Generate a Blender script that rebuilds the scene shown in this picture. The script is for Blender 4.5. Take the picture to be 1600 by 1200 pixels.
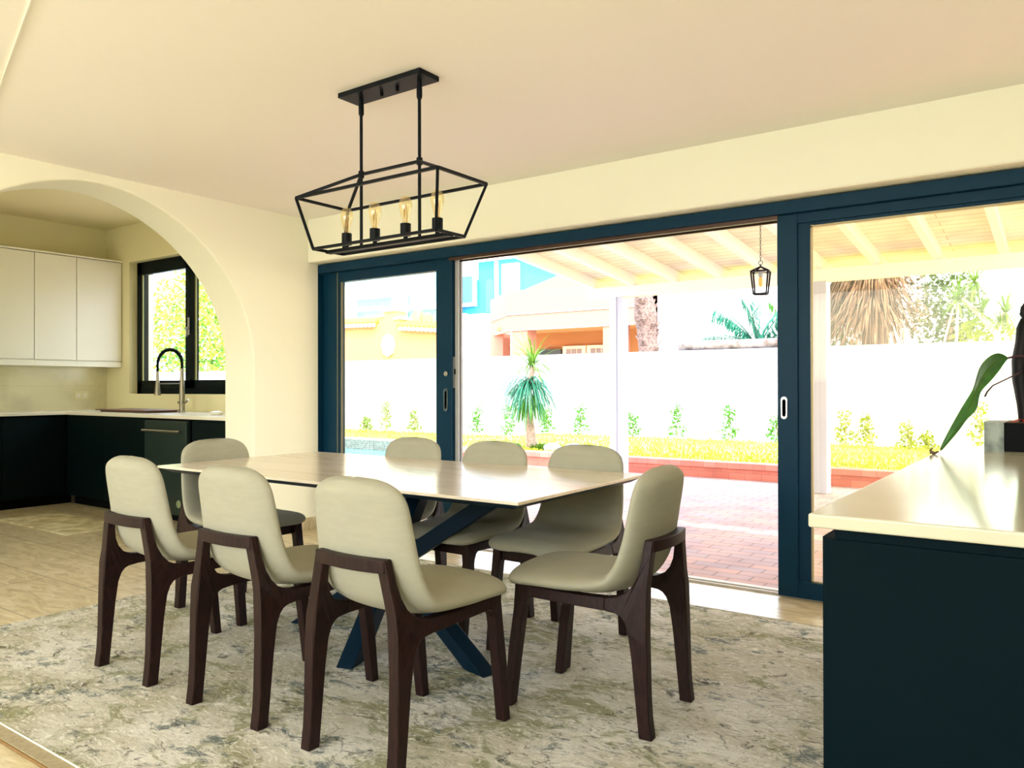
import bpy, bmesh, math, random
from math import sin, cos, pi, radians, sqrt
from mathutils import Vector, Matrix, noise
random.seed(7)
for o in list(bpy.data.objects): bpy.data.objects.remove(o, do_unlink=True)
COL = bpy.context.scene.collection
SC = bpy.context.scene

# ------------------------------------------------------------------ camera
yaw, pit, rol = radians(-35.58), radians(0.27), radians(-0.1)
F = Vector((sin(yaw)*cos(pit), cos(yaw)*cos(pit), sin(pit)))
Rr = Vector((cos(yaw), -sin(yaw), 0)); U = Rr.cross(F)
R2 = Rr*cos(rol)+U*sin(rol); U2 = -Rr*sin(rol)+U*cos(rol)
cd = bpy.data.cameras.new('camera'); cam = bpy.data.objects.new('camera', cd); COL.objects.link(cam)
cd.sensor_width = 36; cd.lens = 36*1225/1600; cd.clip_end = 300; cd.clip_start = 0.02
m = Matrix((R2, U2, -F)).transposed().to_4x4(); m.translation = (0, 0, 1.17)
cam.matrix_world = m; SC.camera = cam

# ------------------------------------------------------------------ light
SC.view_settings.view_transform = 'Standard'; SC.view_settings.look = 'None'
SC.view_settings.gamma = 1; SC.view_settings.use_curve_mapping = False
SC.view_settings.exposure = 0.72
w = bpy.data.worlds.new('sky'); SC.world = w; w.use_nodes = True
nt = w.node_tree; nt.nodes.clear()
sky = nt.nodes.new('ShaderNodeTexSky'); sky.sky_type = 'NISHITA'; sky.sun_disc = False
sky.sun_elevation = radians(52); sky.sun_rotation = radians(140); sky.air_density = 1.0; sky.dust_density = 3.0
mixw = nt.nodes.new('ShaderNodeMix'); mixw.data_type = 'RGBA'; mixw.inputs['Factor'].default_value = 0.55
bw = nt.nodes.new('ShaderNodeBackground'); bw.inputs['Strength'].default_value = 1.4
ow = nt.nodes.new('ShaderNodeOutputWorld')
mixw.inputs['B'].default_value = (3.2, 3.35, 3.6, 1)
nt.links.new(sky.outputs[0], mixw.inputs['A']); nt.links.new(mixw.outputs['Result'], bw.inputs[0]); nt.links.new(bw.outputs[0], ow.inputs[0])

def light(name, kind, energy, color, loc, rot, size=None, sizey=None, angle=None, direction=None):
    l = bpy.data.lights.new(name, kind); l.energy = energy; l.color = color
    o = bpy.data.objects.new(name, l); COL.objects.link(o); o.location = loc
    if direction: o.rotation_euler = Vector(direction).to_track_quat('-Z', 'Y').to_euler()
    else: o.rotation_euler = rot
    if size: l.shape = 'RECTANGLE'; l.size = size; l.size_y = sizey or size
    if angle: l.angle = angle
    return o
light('sun', 'SUN', 2.7, (1, .965, .89), (5, -5, 12), None, angle=radians(.6), direction=(-.62, .52, -.86))
# fill lamps added at the unseen rear openings of dining room and kitchen
light('rear_fill_light', 'AREA', 38, (.97, 1, .85), (-2.0, -2.55, 1.85), (radians(90), 0, 0), 4.9, 1.1)
light('kitchen_fill_light', 'AREA', 8, (.97, 1, .80), (-7.2, -2.55, 1.85), (radians(90), 0, 0), 1.9, 1.0)

# ------------------------------------------------------------------ helpers
def lin(h):
    if isinstance(h, str):
        h = h.lstrip('#'); c = [int(h[i:i+2], 16)/255 for i in (0, 2, 4)]
        return tuple((x/12.92 if x <= .04045 else ((x+.055)/1.055)**2.4) for x in c)+(1,)
    return tuple(h)+(1,)
def mat(name, col, rough=.6, metal=0, spec=.5, noise_amt=0, noise_scale=20, bump=0, bump_scale=60, coat=0, sheen=0, col2=None, stretch=None):
    M = bpy.data.materials.new(name); M.use_nodes = True
    n = M.node_tree; b = n.nodes['Principled BSDF']
    b.inputs['Base Color'].default_value = lin(col); b.inputs['Roughness'].default_value = rough
    b.inputs['Metallic'].default_value = metal; b.inputs['Specular IOR Level'].default_value = spec
    if coat: b.inputs['Coat Weight'].default_value = coat
    if sheen: b.inputs['Sheen Weight'].default_value = sheen
    tc = n.nodes.new('ShaderNodeTexCoord'); mp = n.nodes.new('ShaderNodeMapping')
    n.links.new(tc.outputs['Object'], mp.inputs[0])
    if stretch: mp.inputs['Scale'].default_value = stretch
    if noise_amt or col2:
        t = n.nodes.new('ShaderNodeTexNoise'); t.inputs['Scale'].default_value = noise_scale; t.inputs['Detail'].default_value = 5
        n.links.new(mp.outputs[0], t.inputs[0])
        r = n.nodes.new('ShaderNodeValToRGB'); r.color_ramp.elements[0].position = .35; r.color_ramp.elements[1].position = .65
        c = lin(col)
        r.color_ramp.elements[0].color = lin(col2) if col2 else tuple(x*(1-noise_amt) for x in c[:3])+(1,)
        r.color_ramp.elements[1].color = c
        n.links.new(t.outputs['Fac'], r.inputs[0]); n.links.new(r.outputs[0], b.inputs['Base Color'])
    if bump:
        t2 = n.nodes.new('ShaderNodeTexNoise'); t2.inputs['Scale'].default_value = bump_scale; t2.inputs['Detail'].default_value = 6
        bp = n.nodes.new('ShaderNodeBump'); bp.inputs['Strength'].default_value = bump; bp.inputs['Distance'].default_value = .01
        n.links.new(mp.outputs[0], t2.inputs[0]); n.links.new(t2.outputs['Fac'], bp.inputs['Height']); n.links.new(bp.outputs[0], b.inputs['Normal'])
    return M
def N(M, t, **kw):
    x = M.node_tree.nodes.new(t)
    for k, v in kw.items(): setattr(x, k, v)
    return x
def L(M, a, b): M.node_tree.links.new(a, b)

class BM:
    def __init__(s): s.b = bmesh.new()
    def box(s, x0, y0, z0, x1, y1, z1):
        if x0 > x1: x0, x1 = x1, x0
        if y0 > y1: y0, y1 = y1, y0
        if z0 > z1: z0, z1 = z1, z0
        v = [s.b.verts.new(p) for p in ((x0,y0,z0),(x1,y0,z0),(x1,y1,z0),(x0,y1,z0),(x0,y0,z1),(x1,y0,z1),(x1,y1,z1),(x0,y1,z1))]
        for f in ((0,3,2,1),(4,5,6,7),(0,1,5,4),(1,2,6,5),(2,3,7,6),(3,0,4,7)): s.b.faces.new([v[i] for i in f])
        return s
    def prism(s, pts, fa, fb):
        """pts 2D; fa, fb map a 2D point to each end's 3D"""
        A = [s.b.verts.new(fa(*p)) for p in pts]; B = [s.b.verts.new(fb(*p)) for p in pts]
        s.b.faces.new(A); s.b.faces.new(B[::-1])
        n = len(pts)
        for i in range(n): s.b.faces.new((A[i], B[i], B[(i+1) % n], A[(i+1) % n]))
        return s
    def tube(s, path, r, seg=8, cap=True, flat=None):
        path = [Vector(p) for p in path]; rings = []
        n = len(path); up = Vector((0, 0, 1))
        prev = None
        for i, p in enumerate(path):
            t = (path[min(i+1, n-1)]-path[max(i-1, 0)]).normalized()
            if prev is None:
                a = up if abs(t.dot(up)) < .95 else Vector((1, 0, 0))
                x = t.cross(a).normalized()
            else: x = (prev - t*prev.dot(t)).normalized()
            prev = x; y = t.cross(x)
            rr = r[i] if isinstance(r, (list, tuple)) else r
            off = pi/4 if seg == 4 else 0
            rings.append([s.b.verts.new(p+(x*cos(2*pi*k/seg+off)+y*sin(2*pi*k/seg+off)*(flat or 1))*rr) for k in range(seg)])
        for a, b in zip(rings, rings[1:]):
            for k in range(seg): s.b.faces.new((a[k], a[(k+1) % seg], b[(k+1) % seg], b[k]))
        if cap: s.b.faces.new(rings[0][::-1]); s.b.faces.new(rings[-1])
        return s
    def lathe(s, prof, c=(0, 0, 0), seg=24, axis='z', cap=True):
        rings = []
        for r, h in prof:
            ring = []
            for k in range(seg):
                a = 2*pi*k/seg
                p = {'z': (r*cos(a), r*sin(a), h), 'y': (r*cos(a), h, r*sin(a)), 'x': (h, r*cos(a), r*sin(a))}[axis]
                ring.append(s.b.verts.new(Vector(p)+Vector(c)))
            rings.append(ring)
        for a, b in zip(rings, rings[1:]):
            for k in range(seg): s.b.faces.new((a[k], a[(k+1) % seg], b[(k+1) % seg], b[k]))
        if cap: s.b.faces.new(rings[0][::-1]); s.b.faces.new(rings[-1])
        return s
    def bar(s, p, q, wx, wy, side=None):
        p, q = Vector(p), Vector(q); t = (q-p).normalized()
        sd = Vector(side) if side else (Vector((0, 0, 1)) if abs(t.z) < .95 else Vector((1, 0, 0)))
        x = t.cross(sd).normalized(); y = t.cross(x)
        v = []
        for c in (p, q):
            for a, b in ((-1,-1),(1,-1),(1,1),(-1,1)): v.append(s.b.verts.new(c+x*a*wx/2+y*b*wy/2))
        for f in ((3,2,1,0),(4,5,6,7),(0,1,5,4),(1,2,6,5),(2,3,7,6),(3,0,4,7)): s.b.faces.new([v[i] for i in f])
        return s
    def quad(s, *p): s.b.faces.new([s.b.verts.new(q) for q in p]); return s
    def blade(s, base, d, length, width, droop=.5, seg=4, up=Vector((0, 0, 1)), fold=0):
        """a tapering leaf curving down under its own weight"""
        base = Vector(base); d = Vector(d).normalized()
        sd = d.cross(up); sd = sd.normalized() if sd.length > 1e-3 else Vector((1, 0, 0))
        prev = None; p = base.copy(); dd = d.copy()
        for i in range(seg+1):
            t = i/seg; wd = width*(sin(pi*(0.12+.88*(1-t)))*.5+.5*(1-t))*(.5 if i == 0 else 1)
            if i == seg: wd = width*.04
            c = [s.b.verts.new(p-sd*wd/2), s.b.verts.new(p+sd*wd/2)]
            if prev: s.b.faces.new((prev[0], prev[1], c[1], c[0]))
            prev = c; dd = (dd+Vector((0, 0, -droop/seg))).normalized(); p = p+dd*(length/seg)
        return s

def finish(bm, name, material, smooth=False, bevel=0, bevseg=2):
    b = bm.b if isinstance(bm, BM) else bm
    bmesh.ops.recalc_face_normals(b, faces=b.faces)
    me = bpy.data.meshes.new(name); b.to_mesh(me); b.free()
    o = bpy.data.objects.new(name, me); COL.objects.link(o)
    me.materials.append(material)
    if smooth:
        for p in me.polygons: p.use_smooth = True
    if smooth == 'auto':
        md = o.modifiers.new('s', 'EDGE_SPLIT'); md.split_angle = radians(40)
    if bevel:
        md = o.modifiers.new('bevel', 'BEVEL'); md.width = bevel; md.segments = bevseg; md.limit_method = 'ANGLE'; md.angle_limit = radians(35)
    return o
def root_loc(p):
    while p.parent: p = p.parent
    return p.location
def part(name, bm, material, parent, local=False, label=None, **kw):
    o = finish(bm, name, material, **kw)
    if not local: o.data.transform(Matrix.Translation(-root_loc(parent)))
    o.parent = parent
    if label: o['label'] = label
    return o
def thing(name, label, cat, loc=(0, 0, 0), rz=0, group=None):
    o = bpy.data.objects.new(name, None); COL.objects.link(o); o.empty_display_size = .1
    o.location = loc; o.rotation_euler = (0, 0, rz); o['label'] = label; o['category'] = cat
    if group: o['group'] = group
    return o
def single(name, bm, material, label, cat, group=None, kind=None, **kw):
    o = finish(bm, name, material, **kw)
    vs = [v.co for v in o.data.vertices]
    c = Vector(((min(v.x for v in vs)+max(v.x for v in vs))/2, (min(v.y for v in vs)+max(v.y for v in vs))/2, min(v.z for v in vs)))
    o.data.transform(Matrix.Translation(-c)); o.location = c
    o['label'] = label; o['category'] = cat
    if group: o['group'] = group
    if kind: o['kind'] = kind
    return o
def struct(name, bm, material, label=None, **kw):
    o = finish(bm, name, material, **kw); o['kind'] = 'structure'
    if label: o['label'] = label
    return o
def copy_tree(o, parent=None):
    c = o.copy(); COL.objects.link(c)
    if parent: c.parent = parent
    for ch in [x for x in bpy.data.objects if x.parent == o]: copy_tree(ch, c)
    return c

# ------------------------------------------------------------------ materials
M = {}
M['wall'] = mat('cream wall paint', '#f7f4dc', .75, bump=.12, bump_scale=18)
M['ceil'] = mat('ceiling paint', '#fdf8ee', .8, bump=.08, bump_scale=15)
M['kwall'] = mat('kitchen wall paint', '#efe5b4', .75)
M['fabric'] = mat('oat linen upholstery', '#a5a18b', .9, noise_amt=.05, noise_scale=14, bump=.25, bump_scale=420, stretch=(1, 1, 4))
M['walnut'] = mat('dark walnut', '#2c1815', .5, spec=.2, col2='#1c0e0c', noise_scale=26, stretch=(5, 5, .8), bump=.05)
M['frame'] = mat('blue black aluminium', '#053148', .45, spec=.15)
M['steel'] = mat('satin steel', '#a9a9a6', .3, metal=1)
M['bronze'] = mat('bronze track', '#4f3c33', .4, metal=.7)
M['blackmetal'] = mat('black iron', '#080d13', .5, spec=.15)
M['tablelegs'] = mat('petrol blue black steel', '#062030', .45, spec=.15)
M['teal'] = mat('dark teal cabinet lacquer', '#021011', .5, spec=.1)
M['navy'] = mat('dark petrol sideboard lacquer', '#03141a', .6, spec=.05, noise_amt=.12, noise_scale=300)
M['black'] = mat('black', '#050607', .6, spec=.1)
M['white'] = mat('white lacquer', '#f4efdc', .35)
M['counter'] = mat('pale quartz', '#cdc8ae', .13, spec=.6, noise_amt=.03, noise_scale=6)
M['kcounter'] = mat('kitchen quartz', '#efe9d2', .2)
M['plate'] = mat('outlet plastic', '#e9e0b4', .4)
M['bulbcap'] = mat('brass', '#b98f4a', .3, metal=1)
M['cream_wood'] = mat('cream painted timber', '#f2ecdc', .6)
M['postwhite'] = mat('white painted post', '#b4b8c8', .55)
M['terracotta'] = mat('terracotta', '#c2664a', .7, noise_amt=.25, noise_scale=9)
M['stucco_white'] = mat('white stucco', '#f3f4f6', .85, bump=.1, bump_scale=30)
M['stucco_orange'] = mat('orange stucco', '#d59064', .85, noise_amt=.05)
M['tile_yellow'] = mat('ochre roof tile', '#e8b43c', .7)
M['stucco_blue'] = mat('sky blue stucco', '#2f8ec9', .85)
M['stucco_paleblue'] = mat('pale blue stucco', '#6199ad', .85)
M['stucco_pink'] = mat('pale pink stucco', '#a36c5b', .85)
M['stucco_tan'] = mat('burnt orange stucco', '#a97548', .85)
M['stucco_cream'] = mat('cream stucco', '#f2e8c4', .85)
M['glassdark'] = mat('dark window glass', '#4a7fa6', .15)
M['grey'] = mat('grey metal', '#a7a5a0', .6)
M['groovegrey'] = mat('grey groove', '#8d8684', .9)  # plain grey for shutter slats and fan grilles
M['bark'] = mat('bark', '#7b6358', .9, col2='#4a3a35', noise_scale=22, bump=.9, bump_scale=30)
M['bark_pale'] = mat('pale bark', '#a9937f', .9, col2='#7d6a5c', noise_scale=20, bump=.6)
M['logwood'] = mat('weathered wood', '#8d807e', .9, col2='#564a44', noise_scale=8, bump=.5)
M['stone'] = mat('grey boulder', '#8f98a4', .8, noise_amt=.2, noise_scale=9)
M['leaf'] = mat('fresh green leaf', '#43801f', .5)
M['leafteal'] = mat('blue green leaf', '#226f55', .45)
M['leafyellow'] = mat('yellow green leaf', '#788a14', .5)
M['leafdark'] = mat('mid green leaf', '#2c4a19', .55)
M['leaflime'] = mat('lime leaf', '#547c17', .5)
M['thatch'] = mat('dry palm thatch', '#7a5b44', .9, col2='#4b3728', noise_scale=8)
M['thatchdark'] = mat('shaded thatch', '#332f1c', .9)  # darker copy of the thatch, shade put into its colour
M['soil'] = mat('soil', '#6b4a35', .95)
for k in ('leaf', 'leafteal', 'leafyellow', 'leafdark', 'leaflime'):
    b = M[k].node_tree.nodes['Principled BSDF']
    b.inputs['Transmission Weight'].default_value = 0

def translucent(Mx, amt=.35):
    nt = Mx.node_tree; b = nt.nodes['Principled BSDF']; out = nt.nodes['Material Output']
    t = nt.nodes.new('ShaderNodeBsdfTranslucent'); t.inputs[0].default_value = b.inputs['Base Color'].default_value
    mx = nt.nodes.new('ShaderNodeMixShader'); mx.inputs[0].default_value = amt
    nt.links.new(b.outputs[0], mx.inputs[1]); nt.links.new(t.outputs[0], mx.inputs[2]); nt.links.new(mx.outputs[0], out.inputs[0])
for k in ('leaf', 'leafteal', 'leafyellow', 'leafdark', 'leaflime'): translucent(M[k])

def glass(name, tint, haze=.05, hazecol=(1, .93, .7), refl=.012):
    G = bpy.data.materials.new(name); G.use_nodes = True; n = G.node_tree; n.nodes.clear()
    o = n.nodes.new('ShaderNodeOutputMaterial'); t = n.nodes.new('ShaderNodeBsdfTransparent'); t.inputs[0].default_value = tint+(1,)
    g = n.nodes.new('ShaderNodeBsdfGlossy'); g.inputs['Roughness'].default_value = .02; g.inputs[0].default_value = (1, .96, .82, 1)
    d = n.nodes.new('ShaderNodeBsdfTranslucent'); d.inputs[0].default_value = hazecol+(1,)
    m1 = n.nodes.new('ShaderNodeMixShader'); m1.inputs[0].default_value = haze
    m2 = n.nodes.new('ShaderNodeMixShader')
    lw = n.nodes.new('ShaderNodeLayerWeight'); lw.inputs[0].default_value = .35
    mu = n.nodes.new('ShaderNodeMath'); mu.operation = 'MULTIPLY_ADD'; mu.inputs[1].default_value = .03; mu.inputs[2].default_value = refl
    n.links.new(lw.outputs['Fresnel'], mu.inputs[0]); n.links.new(mu.outputs[0], m2.inputs[0])
    n.links.new(t.outputs[0], m1.inputs[1]); n.links.new(d.outputs[0], m1.inputs[2])
    n.links.new(m1.outputs[0], m2.inputs[1]); n.links.new(g.outputs[0], m2.inputs[2]); n.links.new(m2.outputs[0], o.inputs[0])
    return G
M['glass'] = glass('reflection tinted door glass', (1, .96, .84), .02)  # yellow tint and haze stand in for the room's reflection
M['clearglass'] = glass('clear glass', (.98, 1, 1), 0, refl=.02)
M['bulbglass'] = glass('amber bulb glass', (1, .93, .74), .12, refl=.08)

# interior stone floor tiles
def floor_mat():
    X = mat('travertine floor tiles', '#cdbb92', .3); b = X.node_tree.nodes['Principled BSDF']
    tc = N(X, 'ShaderNodeTexCoord'); mp = N(X, 'ShaderNodeMapping'); L(X, tc.outputs['Object'], mp.inputs[0])
    mp.inputs['Location'].default_value = (.12, .02, 0)
    br = N(X, 'ShaderNodeTexBrick'); br.offset = 0.5; br.inputs['Scale'].default_value = 1; br.inputs['Brick Width'].default_value = .92; br.inputs['Row Height'].default_value = .46
    br.inputs['Mortar Size'].default_value = .004; br.inputs['Mortar Smooth'].default_value = .2
    br.inputs['Color1'].default_value = (1, 1, 1, 1); br.inputs['Color2'].default_value = (.86, .86, .86, 1); br.inputs['Mortar'].default_value = (.45, .42, .36, 1)
    L(X, mp.outputs[0], br.inputs[0])
    m2 = N(X, 'ShaderNodeMapping'); m2.inputs['Scale'].default_value = (1.5, 5, 1); m2.inputs['Rotation'].default_value = (0, 0, .2); L(X, tc.outputs['Object'], m2.inputs[0])
    n1 = N(X, 'ShaderNodeTexNoise'); n1.inputs['Scale'].default_value = 3.2; n1.inputs['Detail'].default_value = 10; n1.inputs['Roughness'].default_value = .68; n1.inputs['Distortion'].default_value = 1.2
    L(X, m2.outputs[0], n1.inputs[0])
    r = N(X, 'ShaderNodeValToRGB'); e = r.color_ramp.elements
    e[0].position = .3; e[0].color = lin('#b39d72'); e[1].position = .68; e[1].color = lin('#efe3c6'); x = e.new(.5); x.color = lin('#d8c79f')
    L(X, n1.outputs['Fac'], r.inputs[0])
    mx = N(X, 'ShaderNodeMix', data_type='RGBA', blend_type='MULTIPLY'); mx.inputs['Factor'].default_value = 1
    L(X, r.outputs[0], mx.inputs['A']); L(X, br.outputs['Color'], mx.inputs['B']); L(X, mx.outputs['Result'], b.inputs['Base Color'])
    return X
M['floor'] = floor_mat()
def rug_mat():
    X = mat('distressed woven rug', '#cfc8b4', .95, spec=.1); b = X.node_tree.nodes['Principled BSDF']
    tc = N(X, 'ShaderNodeTexCoord')
    mp = N(X, 'ShaderNodeMapping'); mp.inputs['Scale'].default_value = (1, 1.5, 1); L(X, tc.outputs['Object'], mp.inputs[0])
    # warped field
    wn = N(X, 'ShaderNodeTexNoise'); wn.inputs['Scale'].default_value = 5; wn.inputs['Detail'].default_value = 4; L(X, mp.outputs[0], wn.inputs[0])
    ad = N(X, 'ShaderNodeMix', data_type='RGBA', blend_type='ADD'); ad.inputs['Factor'].default_value = .15
    L(X, mp.outputs[0], ad.inputs['A']); L(X, wn.outputs['Color'], ad.inputs['B'])
    def ramp(src, a, ca, bb, cb):
        r = N(X, 'ShaderNodeValToRGB'); r.color_ramp.elements[0].position = a; r.color_ramp.elements[0].color = ca; r.color_ramp.elements[1].position = bb; r.color_ramp.elements[1].color = cb
        L(X, src, r.inputs[0]); return r.outputs[0]
    def noise_(s, d=6, rg=.6, dist=0, src=ad.outputs['Result']):
        n = N(X, 'ShaderNodeTexNoise'); n.inputs['Scale'].default_value = s; n.inputs['Detail'].default_value = d; n.inputs['Roughness'].default_value = rg; n.inputs['Distortion'].default_value = dist
        L(X, src, n.inputs[0]); return n.outputs['Fac']
    def mix(f, a, bb):
        mx = N(X, 'ShaderNodeMix', data_type='RGBA'); L(X, f, mx.inputs['Factor'])
        for s, v in (('A', a), ('B', bb)):
            if isinstance(v, tuple): mx.inputs[s].default_value = v
            else: L(X, v, mx.inputs[s])
        return mx.outputs['Result']
    K, W = (0, 0, 0, 1), (1, 1, 1, 1)
    base = mix(ramp(noise_(2.2), .4, K, .62, W), lin('#b8b19a'), lin('#d9d5c8'))
    grn = ramp(noise_(3.3, 8, .72, .6), .50, K, .58, (.8, .8, .8, 1))
    c = mix(grn, base, lin('#87875e'))
    blue = ramp(noise_(4.7, 10, .8, .3), .54, K, .61, (.9, .9, .9, 1))
    c = mix(blue, c, lin('#5f6a6a'))
    dk = ramp(noise_(7.3, 10, .78, 1.0), .56, K, .62, (.85, .85, .85, 1))
    c = mix(dk, c, lin('#453f33'))
    # cracks: thin broken lines
    vo = N(X, 'ShaderNodeTexVoronoi', feature='DISTANCE_TO_EDGE'); vo.inputs['Scale'].default_value = 7.5; L(X, ad.outputs['Result'], vo.inputs[0])
    ln = ramp(vo.outputs['Distance'], .004, (.7, .7, .7, 1), .03, K)
    brk = ramp(noise_(5.5, 3), .53, K, .62, W)
    ml = N(X, 'ShaderNodeMix', data_type='RGBA', blend_type='MULTIPLY'); ml.inputs['Factor'].default_value = 1; L(X, ln, ml.inputs['A']); L(X, brk, ml.inputs['B'])
    c = mix(ml.outputs['Result'], c, lin('#5b5346'))
    # pale raised flecks
    m3 = N(X, 'ShaderNodeMapping'); m3.inputs['Scale'].default_value = (17, 27, 1); m3.inputs['Rotation'].default_value = (0, 0, .3); L(X, ad.outputs['Result'], m3.inputs[0])
    fl = ramp(noise_(1.6, 6, .7, .8, m3.outputs[0]), .53, K, .62, (.75, .75, .75, 1))
    c = mix(fl, c, lin('#eae7da'))
    fd = ramp(noise_(2.3, 8, .75, .5, m3.outputs[0]), .55, K, .63, (.7, .7, .7, 1))
    c = mix(fd, c, lin('#6f6a58'))
    L(X, c, b.inputs['Base Color'])
    bp = N(X, 'ShaderNodeBump'); bp.inputs['Strength'].default_value = .6; bp.inputs['Distance'].default_value = .008
    L(X, noise_(1.3, 8, .7, .8, m3.outputs[0]), bp.inputs['Height']); L(X, bp.outputs[0], b.inputs['Normal'])
    return X
M['rug'] = rug_mat()
M['rughem'] = mat('rug hem', '#a99a78', .95, noise_amt=.2, noise_scale=60)
M['rughem2'] = mat('rug edge braid', '#8a6a3c', .95)
def top_mat():
    X = mat('veined ceramic', '#e2d3bb', .16, spec=.6); b = X.node_tree.nodes['Principled BSDF']
    tc = N(X, 'ShaderNodeTexCoord'); mp = N(X, 'ShaderNodeMapping'); mp.inputs['Scale'].default_value = (.55, 2.6, 1); mp.inputs['Rotation'].default_value = (0, 0, .08)
    L(X, tc.outputs['Object'], mp.inputs[0])
    n = N(X, 'ShaderNodeTexNoise'); n.inputs['Scale'].default_value = 1.7; n.inputs['Detail'].default_value = 5; n.inputs['Distortion'].default_value = .6; L(X, mp.outputs[0], n.inputs[0])
    r = N(X, 'ShaderNodeValToRGB'); e = r.color_ramp.elements; e[0].position = .47; e[0].color = lin('#e6d8c2'); e[1].position = .54; e[1].color = lin('#e3d5bf')
    x = e.new(.505); x.color = lin('#d9c9ae'); L(X, n.outputs['Fac'], r.inputs[0]); L(X, r.outputs[0], b.inputs['Base Color'])
    return X
M['ceramic'] = top_mat()
def brick_mat(name, c1, c2, mortar, bw, rh, ms, vertical=False, off=.5, rough=.85):
    X = mat(name, c1, rough); b = X.node_tree.nodes['Principled BSDF']
    tc = N(X, 'ShaderNodeTexCoord'); mp = N(X, 'ShaderNodeMapping'); L(X, tc.outputs['Object'], mp.inputs[0])
    if vertical == 'x': mp.inputs['Rotation'].default_value = (radians(-90), 0, 0)
    if vertical == 'y': mp.inputs['Rotation'].default_value = (radians(-90), radians(0), radians(-90))
    br = N(X, 'ShaderNodeTexBrick'); br.offset = off; br.inputs['Scale'].default_value = 1; br.inputs['Brick Width'].default_value = bw; br.inputs['Row Height'].default_value = rh
    br.inputs['Mortar Size'].default_value = ms; br.inputs['Color1'].default_value = lin(c1); br.inputs['Color2'].default_value = lin(c2); br.inputs['Mortar'].default_value = lin(mortar)
    L(X, mp.outputs[0], br.inputs[0])
    n = N(X, 'ShaderNodeTexNoise'); n.inputs['Scale'].default_value = 2.5; n.inputs['Detail'].default_value = 4; L(X, tc.outputs['Object'], n.inputs[0])
    r = N(X, 'ShaderNodeValToRGB'); r.color_ramp.elements[0].position = .35; r.color_ramp.elements[0].color = (.8, .8, .82, 1); r.color_ramp.elements[1].position = .6; r.color_ramp.elements[1].color = (1, 1, 1, 1); L(X, n.outputs['Fac'], r.inputs[0])
    mx = N(X, 'ShaderNodeMix', data_type='RGBA', blend_type='MULTIPLY'); mx.inputs['Factor'].default_value = 1
    L(X, br.outputs['Color'], mx.inputs['A']); L(X, r.outputs[0], mx.inputs['B']); L(X, mx.outputs['Result'], b.inputs['Base Color'])
    return X
M['paver'] = brick_mat('patio brick pavers', '#cfa699', '#b8a3a5', '#9c847c', .23, .115, .006)
M['planterbrick'] = brick_mat('planter brick', '#d9826a', '#c9705c', '#b5695a', .21, .1, .004, vertical='x')
M['backsplash'] = brick_mat('kitchen backsplash tile', '#ebe2b8', '#e6dcb0', '#ddd3a4', .30, .075, .002, vertical='y', rough=.22)
M['siding'] = brick_mat('boarded patio ceiling', '#f4ecd9', '#f1e8d4', '#d3c4a4', 30, .13, .007, rough=.7)
M['mosaic'] = brick_mat('pool mosaic', '#66757f', '#142530', '#808b92', .04, .04, .004, vertical='x', off=0, rough=.3)
def grass_mat():
    X = mat('lawn', '#a9b53a', .95, col2='#c9bd55', noise_scale=1.6)
    return X
M['grass'] = grass_mat()
M['water'] = mat('pool water', '#4a97a6', .05)

# ------------------------------------------------------------------ room shell
b = BM(); b.box(-9.2, -2.6, -.1, 1.6, 4.46, 0); struct('floor', b, M['floor'])
b = BM(); b.box(-5.4, -2.7, 2.565, 1.7, 4.62, 2.75); struct('ceiling', b, M['ceil'])
b = BM(); b.box(-9.2, -2.7, 2.97, -5.4, 4.85, 3.1); struct('ceiling_kitchen', b, M['kwall'])
# door wall: lintel over the sliding doors, return to the right
b = BM(); b.box(-5.2, 4.30, 2.208, 1.4, 4.62, 2.6); b.box(1.25, 4.30, 0, 1.4, 4.62, 2.208)
struct('wall_back', b, M['wall'], bevel=.012, bevseg=3)
# arch wall
pts = [(-2.6, -.02), (1.402, -.02)]
n = 48
for i in range(n+1):
    a = -1+2*i/n; t = sin(a*pi/2)
    pts.append((2.585+1.183*t, 1.36+1.145*max(0, 1-abs(t)**1.9)**(1/1.9)))
pts += [(3.768, -.02), (4.62, -.02), (4.62, 3.0), (-2.6, 3.0)]
b = BM(); b.prism(pts, lambda y, z: (-5.15, y, z), lambda y, z: (-5.525, y, z))
struct('wall_left', b, M['wall'], bevel=.014, bevseg=3)
b = BM(); b.box(-5.15, 3.80, 0, -5.138, 4.44, .10); struct('baseboard_left', b, M['floor'], bevel=.003)
# right wall, rear wall behind the camera with an opening added for the fill lamp
b = BM(); b.box(1.4, -2.7, 0, 1.55, 4.62, 2.6); struct('wall_right', b, M['wall'])
b = BM(); b.box(-5.2, -2.7, 0, -4.5, -2.5, 2.6); b.box(.5, -2.7, 0, 1.5, -2.5, 2.6); b.box(-4.5, -2.7, 0, .5, -2.5, 1.25); b.box(-4.5, -2.7, 2.5, .5, -2.5, 2.6)
struct('wall_front', b, M['wall'])
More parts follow.
